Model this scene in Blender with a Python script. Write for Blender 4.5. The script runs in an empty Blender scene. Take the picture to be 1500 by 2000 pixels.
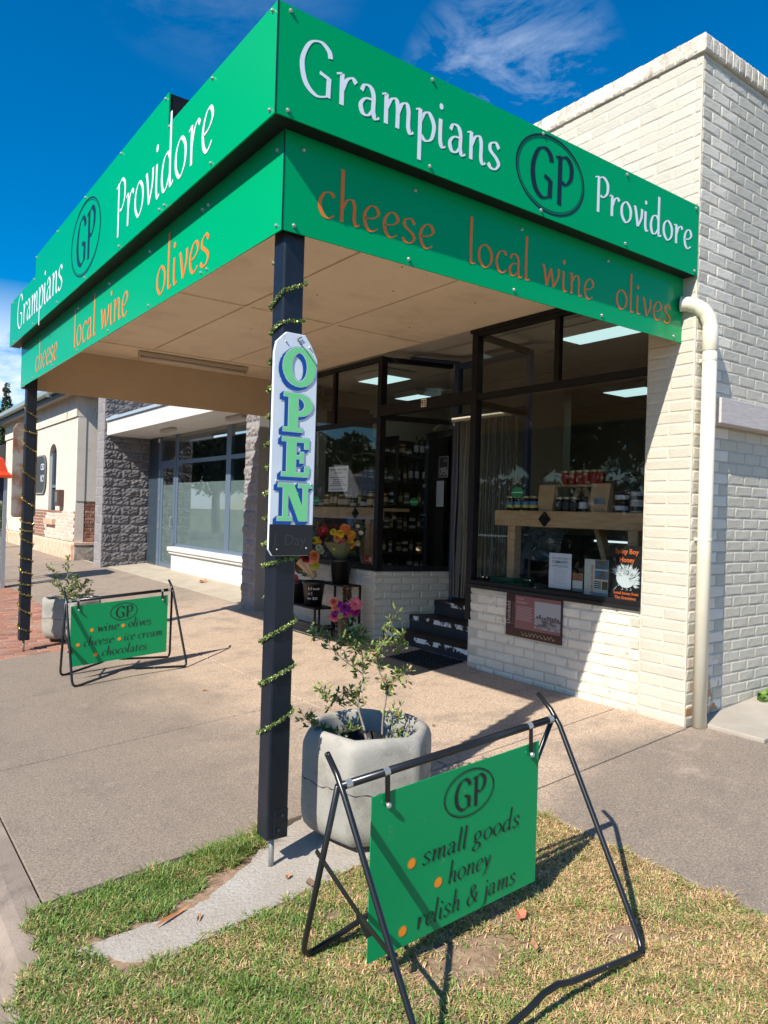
import bpy, math, random
import numpy as np
from mathutils import Vector, Matrix
R = math.radians
scene = bpy.context.scene
COL = scene.collection
random.seed(7)
RNG = np.random.default_rng(7)

# ------------------------------------------------------------------ camera
F_PX = 1439.78
YAW, PITCH, ROLL = R(53.6186), R(0.1), R(1.7168)
CAM = Vector((-1.5784, -2.9882, 1.425))
fw = Vector((math.cos(YAW)*math.cos(PITCH), math.sin(YAW)*math.cos(PITCH), math.sin(PITCH)))
rt0 = Vector((math.sin(YAW), -math.cos(YAW), 0)); up0 = rt0.cross(fw)
RT = rt0*math.cos(ROLL) + up0*math.sin(ROLL)
UP = -rt0*math.sin(ROLL) + up0*math.cos(ROLL)
cd = bpy.data.cameras.new('camera'); cam = bpy.data.objects.new('camera', cd); COL.objects.link(cam)
cd.sensor_fit = 'VERTICAL'; cd.sensor_height = 36; cd.lens = 36*F_PX/2000
cd.clip_start = .05; cd.clip_end = 3000
cam.matrix_world = Matrix(((RT.x, UP.x, -fw.x, CAM.x), (RT.y, UP.y, -fw.y, CAM.y), (RT.z, UP.z, -fw.z, CAM.z), (0, 0, 0, 1)))
scene.camera = cam

# ------------------------------------------------------------------ sky and sun
SUN_EL = math.atan2(1, math.hypot(1.05, .31)); SUN_AZ = math.atan2(-1.05, -.31)
world = bpy.data.worlds.new('World'); scene.world = world; world.use_nodes = True
wn, wl = world.node_tree.nodes, world.node_tree.links
wn.clear()
def N(nodes, t, **k):
    n = nodes.new(t)
    for a, b in k.items():
        if a in n.inputs: n.inputs[a].default_value = b
        else: setattr(n, a, b)
    return n
sky = N(wn, 'ShaderNodeTexSky', sky_type='NISHITA', sun_disc=False, sun_elevation=SUN_EL, sun_rotation=SUN_AZ % (2*math.pi), altitude=300, air_density=1.0, dust_density=.25, ozone_density=3.0)
hs = N(wn, 'ShaderNodeHueSaturation', Saturation=1.60, Value=.92, Hue=.5)
tc = N(wn, 'ShaderNodeTexCoord')
mp = N(wn, 'ShaderNodeMapping'); mp.inputs['Scale'].default_value = (1, 1, 2.2)
n1 = N(wn, 'ShaderNodeTexNoise', Scale=6.5, Detail=10.0, Roughness=.66, Distortion=.5)
r1 = N(wn, 'ShaderNodeMapRange'); r1.inputs[1].default_value = .44; r1.inputs[2].default_value = .72
# cumulus bank low over the horizon
n2 = N(wn, 'ShaderNodeTexNoise', Scale=4.3, Detail=10.0, Roughness=.55)
r2 = N(wn, 'ShaderNodeMapRange'); r2.inputs[1].default_value = .47; r2.inputs[2].default_value = .56
sx = N(wn, 'ShaderNodeSeparateXYZ')
rz = N(wn, 'ShaderNodeMapRange'); rz.inputs[1].default_value = .26; rz.inputs[2].default_value = .15
m2 = N(wn, 'ShaderNodeMath', operation='MULTIPLY')
mx = N(wn, 'ShaderNodeMath', operation='MAXIMUM')
m1 = N(wn, 'ShaderNodeMath', operation='MULTIPLY')
nrmv = N(wn, 'ShaderNodeVectorMath', operation='NORMALIZE'); wl.new(tc.outputs['Generated'], nrmv.inputs[0])
acc = None
for dv_, c0, c1, amp in (((.615, .61, .485), .9905, .9985, .50), ((.30, .72, .62), .985, .999, .10), ((.85, -.2, .48), .93, .985, .45), ((-.6, .5, .55), .9, .98, .45)):
    d_ = N(wn, 'ShaderNodeVectorMath', operation='DOT_PRODUCT'); wl.new(nrmv.outputs[0], d_.inputs[0]); d_.inputs[1].default_value = Vector(dv_).normalized()
    q_r = N(wn, 'ShaderNodeMapRange'); q_r.inputs[1].default_value = c0; q_r.inputs[2].default_value = c1; q_r.inputs[4].default_value = amp; wl.new(d_.outputs['Value'], q_r.inputs[0])
    if acc is None: acc = q_r.outputs[0]
    else:
        mm_ = N(wn, 'ShaderNodeMath', operation='MAXIMUM'); wl.new(acc, mm_.inputs[0]); wl.new(q_r.outputs[0], mm_.inputs[1]); acc = mm_.outputs[0]
wl.new(acc, m1.inputs[1])
mix = N(wn, 'ShaderNodeMix', data_type='RGBA')
bg = N(wn, 'ShaderNodeBackground', Strength=.110); wo = N(wn, 'ShaderNodeOutputWorld')
wl.new(sky.outputs[0], hs.inputs['Color']); wl.new(tc.outputs['Generated'], mp.inputs[0])
wl.new(mp.outputs[0], n1.inputs['Vector']); wl.new(mp.outputs[0], n2.inputs['Vector'])
wl.new(n1.outputs[0], r1.inputs[0]); wl.new(n2.outputs[0], r2.inputs[0]); wl.new(tc.outputs['Generated'], sx.inputs[0])
wl.new(sx.outputs['Z'], rz.inputs[0]); wl.new(r2.outputs[0], m2.inputs[0]); wl.new(rz.outputs[0], m2.inputs[1])
wl.new(r1.outputs[0], m1.inputs[0]); wl.new(m1.outputs[0], mx.inputs[0]); wl.new(m2.outputs[0], mx.inputs[1])
wl.new(mx.outputs[0], mix.inputs[0]); wl.new(hs.outputs[0], mix.inputs[6]); mix.inputs[7].default_value = (6.0, 6.6, 7.6, 1)
wl.new(mix.outputs[2], bg.inputs[0]); wl.new(bg.outputs[0], wo.inputs[0])
sd = bpy.data.lights.new('sun', 'SUN'); sd.energy = 4.5; sd.angle = R(.53); sd.color = (1, .935, .835)
so = bpy.data.objects.new('sun', sd); COL.objects.link(so)
so.rotation_euler = Vector((1.05, .31, -1)).to_track_quat('-Z', 'Y').to_euler(); so.location = (-10, -4, 12)
scene.view_settings.view_transform = 'Standard'; scene.view_settings.look = 'None'
scene.view_settings.exposure = .66; scene.view_settings.gamma = 1
scene.render.engine = 'CYCLES'
scene.cycles.max_bounces = 8; scene.cycles.transparent_max_bounces = 12

def gz(x, y):
    return -.246 + .07913*(x-.092) + .004414*(y-.092)
def px(P):
    v = Vector(P)-CAM; D = v.dot(fw)
    if D < .05: return None
    return (750+F_PX*v.dot(RT)/D, 1000-F_PX*v.dot(UP)/D, D)

# ------------------------------------------------------------------ materials
_m = {}
def mat(name, col, rough=.6, col2=None, scale=8., lo=.35, hi=.65, bump=0., bscale=40., metal=0., spec=.5, rnd=0., detail=6., emit=0., coat=0., dirt=None, dscale=2.5, dlo=.5, dhi=.7, stretch=None, bdist=.01):
    if name in _m: return _m[name]
    m = bpy.data.materials.new(name); m.use_nodes = True; nt = m.node_tree; n, l = nt.nodes, nt.links
    b = n['Principled BSDF']; b.inputs['Roughness'].default_value = rough; b.inputs['Metallic'].default_value = metal
    b.inputs['Specular IOR Level'].default_value = spec; b.inputs['Base Color'].default_value = (*col, 1)
    if coat: b.inputs['Coat Weight'].default_value = coat; b.inputs['Coat Roughness'].default_value = .08
    geo = n.new('ShaderNodeNewGeometry'); vec = geo.outputs['Position']
    if stretch:
        mpp = n.new('ShaderNodeMapping'); mpp.inputs['Scale'].default_value = stretch; l.new(vec, mpp.inputs[0]); vec = mpp.outputs[0]
    out = None
    if col2:
        t = N(n, 'ShaderNodeTexNoise', Scale=scale, Detail=detail, Roughness=.6); l.new(vec, t.inputs['Vector'])
        r = n.new('ShaderNodeMapRange'); r.inputs[1].default_value = lo; r.inputs[2].default_value = hi; l.new(t.outputs[0], r.inputs[0])
        x = n.new('ShaderNodeMix'); x.data_type = 'RGBA'; x.inputs[6].default_value = (*col, 1); x.inputs[7].default_value = (*col2, 1)
        l.new(r.outputs[0], x.inputs[0]); out = x.outputs[2]
    if dirt:
        t = N(n, 'ShaderNodeTexNoise', Scale=dscale, Detail=8.0, Roughness=.7); l.new(vec, t.inputs['Vector'])
        r = n.new('ShaderNodeMapRange'); r.inputs[1].default_value = dlo; r.inputs[2].default_value = dhi; l.new(t.outputs[0], r.inputs[0])
        x = n.new('ShaderNodeMix'); x.data_type = 'RGBA'; x.inputs[7].default_value = (*dirt, 1)
        if out: l.new(out, x.inputs[6])
        else: x.inputs[6].default_value = (*col, 1)
        l.new(r.outputs[0], x.inputs[0]); out = x.outputs[2]
    if rnd:
        oi = n.new('ShaderNodeObjectInfo'); r = n.new('ShaderNodeMapRange'); r.inputs[3].default_value = 1-rnd; r.inputs[4].default_value = 1+rnd*.6
        l.new(oi.outputs['Random'], r.inputs[0]); h = n.new('ShaderNodeHueSaturation'); l.new(r.outputs[0], h.inputs['Value'])
        if out: l.new(out, h.inputs['Color'])
        else: h.inputs['Color'].default_value = (*col, 1)
        out = h.outputs[0]
    if out: l.new(out, b.inputs['Base Color'])
    if bump:
        t = N(n, 'ShaderNodeTexNoise', Scale=bscale, Detail=6.0, Roughness=.65); l.new(geo.outputs['Position'], t.inputs['Vector'])
        bp = n.new('ShaderNodeBump'); bp.inputs['Strength'].default_value = bump; bp.inputs['Distance'].default_value = bdist
        l.new(t.outputs[0], bp.inputs['Height']); l.new(bp.outputs[0], b.inputs['Normal'])
    if emit:
        b.inputs['Emission Color'].default_value = (*col, 1); b.inputs['Emission Strength'].default_value = emit
    _m[name] = m; return m

def glass(name, tint=(.8, .83, .82), base=.05):
    if name in _m: return _m[name]
    m = bpy.data.materials.new(name); m.use_nodes = True; n, l = m.node_tree.nodes, m.node_tree.links; n.clear()
    g = n.new('ShaderNodeNewGeometry'); d = N(n, 'ShaderNodeVectorMath', operation='DOT_PRODUCT'); l.new(g.outputs['Incoming'], d.inputs[0]); l.new(g.outputs['Normal'], d.inputs[1])
    a = N(n, 'ShaderNodeMath', operation='ABSOLUTE'); l.new(d.outputs['Value'], a.inputs[0])
    s = N(n, 'ShaderNodeMath', operation='SUBTRACT'); s.inputs[0].default_value = 1; l.new(a.outputs[0], s.inputs[1])
    p = N(n, 'ShaderNodeMath', operation='POWER'); l.new(s.outputs[0], p.inputs[0]); p.inputs[1].default_value = 5
    ma = N(n, 'ShaderNodeMath', operation='MULTIPLY_ADD'); l.new(p.outputs[0], ma.inputs[0]); ma.inputs[1].default_value = 1-base; ma.inputs[2].default_value = base
    t = n.new('ShaderNodeBsdfTransparent'); t.inputs[0].default_value = (*tint, 1)
    gl = n.new('ShaderNodeBsdfGlossy'); gl.inputs['Roughness'].default_value = 0; gl.inputs[0].default_value = (1, 1, 1, 1)
    x = n.new('ShaderNodeMixShader'); o = n.new('ShaderNodeOutputMaterial')
    l.new(ma.outputs[0], x.inputs[0]); l.new(t.outputs[0], x.inputs[1]); l.new(gl.outputs[0], x.inputs[2]); l.new(x.outputs[0], o.inputs[0])
    _m[name] = m; return m

def peel_mat():
    # cream masonry paint with ochre patches where the paint has come off near the ground
    m = mat('cream_paint_side', (.80, .745, .635), .65, (.71, .65, .54), 3., .35, .7, bump=.5, bscale=55, rnd=.10, dirt=(.30, .22, .15), dscale=5., dlo=.64, dhi=.80)
    n, l = m.node_tree.nodes, m.node_tree.links; b = n['Principled BSDF']; src = b.inputs['Base Color'].links[0].from_socket
    g = n.new('ShaderNodeNewGeometry'); s = n.new('ShaderNodeSeparateXYZ'); l.new(g.outputs['Position'], s.inputs[0])
    r = n.new('ShaderNodeMapRange'); r.inputs[1].default_value = .55; r.inputs[2].default_value = .15; l.new(s.outputs['Z'], r.inputs[0])
    t = N(n, 'ShaderNodeTexNoise', Scale=7., Detail=5.); l.new(g.outputs['Position'], t.inputs['Vector'])
    r2 = n.new('ShaderNodeMapRange'); r2.inputs[1].default_value = .50; r2.inputs[2].default_value = .515; l.new(t.outputs[0], r2.inputs[0])
    mm = N(n, 'ShaderNodeMath', operation='MULTIPLY'); l.new(r.outputs[0], mm.inputs[0]); l.new(r2.outputs[0], mm.inputs[1])
    x = n.new('ShaderNodeMix'); x.data_type = 'RGBA'; l.new(mm.outputs[0], x.inputs[0]); l.new(src, x.inputs[6]); x.inputs[7].default_value = (.42, .24, .11, 1)
    l.new(x.outputs[2], b.inputs['Base Color']); return m

def path_mat():
    # pinkish concrete, greyer and more pitted where it is not sheltered by the awning
    m = bpy.data.materials.new('footpath_concrete'); m.use_nodes = True; n, l = m.node_tree.nodes, m.node_tree.links
    b = n['Principled BSDF']; b.inputs['Roughness'].default_value = .85; b.inputs['Specular IOR Level'].default_value = .25
    g = n.new('ShaderNodeNewGeometry'); s = n.new('ShaderNodeSeparateXYZ'); l.new(g.outputs['Position'], s.inputs[0])
    def rng(src, a, b_, c=0., d=1.):
        r = n.new('ShaderNodeMapRange'); r.interpolation_type = 'SMOOTHSTEP'
        for i, v in ((1, a), (2, b_), (3, c), (4, d)): r.inputs[i].default_value = v
        l.new(src, r.inputs[0]); return r.outputs[0]
    def mul(a, b_, op='MULTIPLY'):
        q = N(n, 'ShaderNodeMath', operation=op)
        for i, v in enumerate((a, b_)):
            if isinstance(v, (int, float)): q.inputs[i].default_value = v
            else: l.new(v, q.inputs[i])
        return q.outputs[0]
    def noise(sc, de=6., ro=.6):
        t = N(n, 'ShaderNodeTexNoise', Scale=sc, Detail=de, Roughness=ro); l.new(g.outputs['Position'], t.inputs['Vector']); return t.outputs[0]
    def mixc(f, a, b_):
        x = n.new('ShaderNodeMix'); x.data_type = 'RGBA'; l.new(f, x.inputs[0])
        for i, v in ((6, a), (7, b_)):
            if isinstance(v, tuple): x.inputs[i].default_value = (*v, 1)
            else: l.new(v, x.inputs[i])
        return x.outputs[2]
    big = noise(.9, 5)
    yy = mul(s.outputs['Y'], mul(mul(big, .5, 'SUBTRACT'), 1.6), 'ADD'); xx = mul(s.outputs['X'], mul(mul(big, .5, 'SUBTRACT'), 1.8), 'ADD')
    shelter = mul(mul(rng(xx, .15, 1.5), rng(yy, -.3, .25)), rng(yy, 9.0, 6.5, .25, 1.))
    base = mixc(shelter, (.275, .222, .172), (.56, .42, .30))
    stain = mixc(rng(noise(2.3, 8, .7), .45, .70, 0, .5), base, (.17, .14, .12))
    sp = mixc(rng(noise(85, 3, .7), .45, .60, 0., .60), stain, (.13, .105, .09))
    sp2 = mixc(rng(noise(140, 2), .58, .70, 0, .55), sp, (.62, .54, .45))
    vo = n.new('ShaderNodeTexVoronoi'); vo.inputs['Scale'].default_value = 2.6; l.new(g.outputs['Position'], vo.inputs['Vector'])
    sp3 = mixc(rng(vo.outputs['Distance'], .035, .022, 0, .75), sp2, (.07, .055, .045))
    sp4 = mixc(rng(noise(1.1, 9, .75), .56, .74, 0, .35), sp3, (.66, .52, .40))
    l.new(sp4, b.inputs['Base Color'])
    bp = n.new('ShaderNodeBump'); bp.inputs['Strength'].default_value = .5; bp.inputs['Distance'].default_value = .004
    l.new(noise(110, 4, .7), bp.inputs['Height']); l.new(bp.outputs[0], b.inputs['Normal']); return m

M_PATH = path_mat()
M_SIDE = peel_mat()
M_CREAM = mat('cream_paint', (.585, .55, .455), .55, (.545, .505, .41), 2.5, .35, .7, bump=.5, bscale=60, rnd=.07, dirt=(.40, .33, .24), dscale=6., dlo=.68, dhi=.82)
M_CREAM_DIRTY = mat('cream_paint_weathered', (.80, .74, .61), .7, (.70, .64, .52), 4., .4, .75, bump=.6, bscale=50, rnd=.10, dirt=(.20, .13, .10), dscale=9., dlo=.58, dhi=.72)
M_BLACK = mat('black_paint', (.007, .007, .008), .5, (.012, .011, .012), 20, bump=.15, bscale=60, spec=.28)
M_NAVY = mat('blue_black_post_paint', (.007, .010, .018), .4, (.011, .015, .024), 14, .4, .7, bump=.2, bscale=70, dirt=(.07, .075, .08), dscale=22, dlo=.68, dhi=.74)
M_TUBE = mat('black_enamel_tube', (.012, .013, .015), .28, dirt=(.35, .36, .36), dscale=30, dlo=.665, dhi=.70)
M_SLATE = mat('slate_blue_frame_paint', (.045, .065, .12), .5)
M_GREEN = mat('green_sign_sheet', (.0, .355, .115), .2, (.0, .365, .122), 1.5, spec=.28)
M_GREEN2 = mat('green_board_sheet', (.0, .29, .098), .3, (.0, .27, .09), 2., spec=.3, dirt=(.10, .26, .14), dscale=11, dlo=.66, dhi=.72)
M_WHITEL = mat('white_vinyl_lettering', (.80, .87, .92), .4)
M_BLACKL = mat('black_vinyl_lettering', (.008, .014, .022), .35)
M_ORANGE = mat('orange_vinyl_lettering', (.88, .20, .01), .4)
M_BOLT = mat('galvanised_bolt', (.5, .53, .52), .35, metal=.7)
M_TAN = mat('soffit_paint', (.87, .715, .51), .7, (.81, .655, .46), 2., bump=.15, bscale=25, dirt=(.60, .47, .32), dscale=1.7, dlo=.52, dhi=.8)
M_TAN2 = mat('end_panel_paint', (.64, .49, .32), .7, (.60, .455, .29), 2.)
M_PVC = mat('cream_pvc', (.76, .72, .58), .3, (.72, .67, .52), 5., dirt=(.45, .35, .22), dscale=10, dlo=.68, dhi=.8)
M_GLASS = glass('window_glass', (.88, .90, .89), .028)
M_GLASSN = glass('neighbour_window_glass', (.86, .9, .9), .05)
M_CONC = mat('planter_concrete', (.40, .375, .325), .9, (.29, .285, .26), 4., .35, .7, bump=.35, bscale=140, dirt=(.22, .20, .17), dscale=6, dlo=.50, dhi=.74)
M_GREYC = mat('grey_strip_concrete', (.38, .325, .265), .9, (.46, .42, .365), 3., .35, .7, bump=.8, bscale=70, dirt=(.27, .255, .24), dscale=60, dlo=.5, dhi=.7)
M_KERB = mat('kerb_concrete', (.25, .20, .16), .9, (.34, .27, .22), 2.2, .4, .65, bump=.5, bscale=100, dirt=(.09, .08, .075), dscale=4, dlo=.52, dhi=.72)
M_DARKG = mat('joint_dirt', (.045, .035, .028), .95)
M_ROAD = mat('asphalt', (.05, .05, .05), .9, (.075, .07, .068), 30, bump=.5, bscale=150)
M_SOIL = mat('dry_soil', (.34, .22, .14), .95, (.17, .105, .065), 9, .35, .65, bump=.8, bscale=60, dirt=(.42, .33, .2), dscale=24, dlo=.5, dhi=.7)

# ------------------------------------------------------------------ mesh helper
class MB:
    def __init__(s): s.v = []; s.f = []; s.mi = []; s.cur = 0
    def add(s, vs, fs):
        o = len(s.v); s.v += [tuple(v) for v in vs]; s.f += [tuple(i+o for i in f) for f in fs]; s.mi += [s.cur]*len(fs); return s
    def box(s, x0, x1, y0, y1, z0, z1):
        return s.add([(x0, y0, z0), (x1, y0, z0), (x1, y1, z0), (x0, y1, z0), (x0, y0, z1), (x1, y0, z1), (x1, y1, z1), (x0, y1, z1)],
                     [(0, 3, 2, 1), (4, 5, 6, 7), (0, 1, 5, 4), (1, 2, 6, 5), (2, 3, 7, 6), (3, 0, 4, 7)])
    def bar(s, p0, p1, w, h, upv=(0, 0, 1)):           # rectangular bar between two points: w sideways, h along up
        p0, p1 = Vector(p0), Vector(p1); d = (p1-p0).normalized(); u = Vector(upv); sd_ = d.cross(u).normalized(); u = sd_.cross(d)
        q = []
        for p in (p0, p1):
            for a, b in ((-1, -1), (1, -1), (1, 1), (-1, 1)): q.append(p+sd_*a*w/2+u*b*h/2)
        return s.add(q, [(0, 1, 2, 3)[::-1], (4, 5, 6, 7), (0, 1, 5, 4), (1, 2, 6, 5), (2, 3, 7, 6), (3, 0, 4, 7)])
    def prism(s, poly, ax, a, b):                       # 2-D polygon pushed along axis ax from a to b
        n = len(poly)
        def P(u, v, w): return {'x': (w, u, v), 'y': (u, w, v), 'z': (u, v, w)}[ax]
        vs = [P(u, v, a) for u, v in poly]+[P(u, v, b) for u, v in poly]
        return s.add(vs, [tuple(range(n))[::-1], tuple(range(n, 2*n))]+[(i, (i+1) % n, n+(i+1) % n, n+i) for i in range(n)])
    def tube(s, pts, r, n=8, cap=True):
        pts = [Vector(p) for p in pts]; rs = r if isinstance(r, (list, tuple)) else [r]*len(pts)
        vs = []; nx = None
        for i, p in enumerate(pts):
            d = (pts[min(i+1, len(pts)-1)]-pts[max(i-1, 0)]).normalized()
            if nx is None: nx = d.orthogonal().normalized()
            nx = (nx-d*nx.dot(d)).normalized(); b = d.cross(nx)
            for k in range(n):
                a = 2*math.pi*k/n; vs.append(p+(nx*math.cos(a)+b*math.sin(a))*rs[i])
        fs = [(i*n+k, i*n+(k+1) % n, (i+1)*n+(k+1) % n, (i+1)*n+k) for i in range(len(pts)-1) for k in range(n)]
        if cap: fs += [tuple(range(n))[::-1], tuple(range((len(pts)-1)*n, len(pts)*n))]
        return s.add(vs, fs)
    def lathe(s, c, prof, n=12, cap=True):              # profile of (r, z)
        vs = [(c[0]+r*math.cos(2*math.pi*k/n), c[1]+r*math.sin(2*math.pi*k/n), c[2]+z) for r, z in prof for k in range(n)]
        m = len(prof); fs = [(i*n+k, i*n+(k+1) % n, (i+1)*n+(k+1) % n, (i+1)*n+k) for i in range(m-1) for k in range(n)]
        if cap: fs += [tuple(range(n))[::-1], tuple(range((m-1)*n, m*n))]
        return s.add(vs, fs)
    def ball(s, c, r, n=8, m=5, sq=(1, 1, 1)):
        prof = [(math.sin(math.pi*i/m)*r, -math.cos(math.pi*i/m)*r) for i in range(m+1)]
        o = len(s.v); s.lathe((0, 0, 0), prof, n, False)
        for i in range(o, len(s.v)): v = s.v[i]; s.v[i] = (c[0]+v[0]*sq[0], c[1]+v[1]*sq[1], c[2]+v[2]*sq[2])
        return s

WM = {}                                                 # world matrix of each top-level root
def rootm(p):
    while p is not None and p.parent is not None: p = p.parent
    return WM.get(p.name, Matrix.Identity(4)) if p is not None else Matrix.Identity(4)
def mesh_of(name, v, f, mats, mi=None, smooth=False):
    me = bpy.data.meshes.new(name); me.from_pydata(v, [], f)
    for m in (mats if isinstance(mats, (list, tuple)) else [mats]): me.materials.append(m)
    if mi is not None and any(mi): me.polygons.foreach_set('material_index', mi)
    if smooth: me.polygons.foreach_set('use_smooth', [True]*len(me.polygons))
    me.update(); return me
def part(name, mb, m, parent=None, smooth=False, bevel=0, local=False, label=None, kind=None):
    v = mb.v
    if parent is not None and not local:
        inv = rootm(parent).inverted(); v = [tuple(inv @ Vector(q)) for q in v]
    me = mesh_of(name, v, mb.f, m, mb.mi, smooth)
    o = bpy.data.objects.new(name, me); COL.objects.link(o)
    if parent is not None: o.parent = parent
    else: WM[o.name] = Matrix.Identity(4)
    if bevel:
        b = o.modifiers.new('bevel', 'BEVEL'); b.width = bevel; b.segments = 2; b.limit_method = 'ANGLE'; b.angle_limit = R(40)
    if smooth:
        try: me.shade_auto_smooth = True
        except Exception: pass
    if label: o['label'] = label
    if kind: o['kind'] = kind
    return o
def tag(o, label=None, cat=None, group=None, kind=None):
    if label: o['label'] = label
    if cat: o['category'] = cat
    if group: o['group'] = group
    if kind: o['kind'] = kind
    return o
def thing(name, label, cat, loc=(0, 0, 0), rz=0, group=None):
    o = bpy.data.objects.new(name, None); COL.objects.link(o); o.location = loc; o.rotation_euler = (0, 0, rz)
    o.empty_display_size = .1
    WM[o.name] = Matrix.Translation(loc) @ Matrix.Rotation(rz, 4, 'Z')
    return tag(o, label, cat, group)
def kids(o): return [c for c in COL.objects if c.parent == o]
CH = {}
def dup(root, loc, rz=None, label=None, group=None):
    if root.name not in CH:
        ks = kids(root); CH[root.name] = [(k, kids(k)) for k in ks]
    r = root.copy(); COL.objects.link(r); r.location = loc
    if rz is not None: r.rotation_euler = (0, 0, rz)
    WM[r.name] = Matrix.Translation(loc) @ Matrix.Rotation(r.rotation_euler[2], 4, 'Z')
    if label: r['label'] = label
    if group: r['group'] = group
    for k, gs in CH[root.name]:
        c = k.copy(); COL.objects.link(c); c.parent = r
        for g in gs:
            d = g.copy(); COL.objects.link(d); d.parent = c
    return r
def single(name, mb, m, label, cat, group=None, **k):
    o = part(name, mb, m, None, **k); return tag(o, label, cat, group)

# ------------------------------------------------------------------ lettering
def cat_rom(p, n=7, closed=False):
    if len(p) < 3 and not closed: return [(p[0][0]+(p[1][0]-p[0][0])*t/3, p[0][1]+(p[1][1]-p[0][1])*t/3) for t in range(4)]
    P = [p[-1]]+list(p)+[p[0], p[1]] if closed else [p[0]]+list(p)+[p[-1]]
    out = []
    for i in range(len(P)-3):
        a, b, c, d = P[i:i+4]
        for k in range(n):
            t = k/n
            out.append(tuple(.5*(2*b[j]+(c[j]-a[j])*t+(2*a[j]-5*b[j]+4*c[j]-d[j])*t*t+(3*b[j]-a[j]-3*c[j]+d[j])*t**3) for j in (0, 1)))
    out.append(P[-2] if not closed else out[0]); return out
GL = {
 'G': (.68, [[(.60, .64), (.56, .75), (.40, .83), (.20, .74), (.07, .44), (.14, .12), (.35, -.02), (.57, .04)], [(.58, .33), (.57, .02)], [(.40, .36), (.59, .31)]]),
 'r': (.40, [[(.0, .46), (.10, .50)], [(.11, .50), (.11, .0)], [(.12, .24), (.20, .42), (.31, .49), (.39, .43)]]),
 'a': (.44, [[(.06, .37), (.12, .48), (.24, .48), (.31, .36), (.31, .10), (.36, .0), (.44, .04)], [(.31, .29), (.15, .27), (.05, .15), (.09, .02), (.2, .01), (.31, .13)]]),
 'm': (.71, [[(.0, .46), (.10, .50)], [(.10, .50), (.10, .0)], [(.11, .26), (.20, .43), (.30, .47), (.35, .36), (.35, .0)], [(.36, .26), (.44, .43), (.54, .47), (.59, .36), (.59, .10), (.64, .0), (.71, .04)]]),
 'n': (.48, [[(.0, .46), (.10, .50)], [(.10, .50), (.10, .0)], [(.11, .26), (.20, .43), (.31, .47), (.36, .36), (.36, .10), (.41, .0), (.48, .04)]]),
 'h': (.48, [[(.10, 1.0), (.10, .0)], [(.11, .26), (.20, .43), (.31, .47), (.36, .36), (.36, .10), (.41, .0), (.48, .04)]]),
 'p': (.47, [[(.0, .46), (.10, .50)], [(.10, .50), (.10, -.38)], [(.11, .28), (.20, .45), (.32, .48), (.43, .30), (.38, .07), (.24, -.01), (.11, .07)]]),
 'i': (.21, [[(.07, .48), (.07, .12), (.12, .0), (.20, .03)], 'dot']),
 'j': (.20, [[(.11, .48), (.11, -.16), (.05, -.33), (-.07, -.34)], 'dot']),
 's': (.36, [[(.31, .40), (.22, .49), (.09, .44), (.08, .32), (.24, .21), (.31, .11), (.22, .0), (.10, .0), (.03, .07)]]),
 'P': (.50, [[(.0, .76), (.14, .81)], [(.13, .81), (.13, -.04)], [(.14, .77), (.30, .83), (.46, .72), (.46, .50), (.32, .36), (.20, .37)]]),
 'o': (.46, [('c', [(.22, .49), (.06, .36), (.06, .13), (.22, -.01), (.39, .13), (.39, .36)])]),
 'v': (.40, [[(.02, .47), (.09, .44), (.20, .02)], [(.20, .02), (.34, .26), (.36, .49)]]),
 'd': (.52, [[(.38, 1.0), (.38, .12), (.43, .0), (.51, .04)], [(.38, .38), (.28, .48), (.13, .43), (.05, .22), (.11, .02), (.24, .02), (.38, .18)]]),
 'e': (.40, [[(.07, .22), (.24, .25), (.36, .36), (.30, .48), (.17, .47), (.06, .30), (.08, .09), (.20, -.01), (.35, .07)]]),
 'c': (.36, [[(.34, .41), (.26, .48), (.13, .43), (.05, .23), (.11, .04), (.23, -.01), (.35, .07)]]),
 'l': (.21, [[(.07, 1.0), (.07, .12), (.12, .0), (.20, .03)]]),
 'w': (.64, [[(.02, .47), (.09, .43), (.19, .02)], [(.19, .02), (.32, .44)], [(.32, .44), (.42, .02)], [(.42, .02), (.57, .28), (.59, .49)]]),
 'g': (.46, [('c', [(.20, .49), (.07, .40), (.07, .24), (.20, .15), (.33, .24), (.33, .40)]), [(.31, .44), (.44, .49)], [(.12, .18), (.08, .09), (.24, .02), (.37, -.06), (.36, -.22), (.20, -.31), (.05, -.25), (.06, -.12), (.20, .02)]]),
 'y': (.42, [[(.02, .47), (.09, .43), (.21, .04)], [(.38, .49), (.25, .06), (.14, -.22), (.02, -.32)]]),
 't': (.28, [[(.11, .66), (.11, .12), (.16, .0), (.26, .03)], [(.0, .47), (.25, .48)]]),
 '&': (.64, [[(.58, .02), (.42, .16), (.20, .50), (.17, .68), (.28, .80), (.40, .70), (.32, .52), (.10, .32), (.06, .12), (.20, -.02), (.40, .06), (.50, .24), (.52, .40)], [(.42, .40), (.62, .42)]]),
 ' ': (.26, [])}
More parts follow.
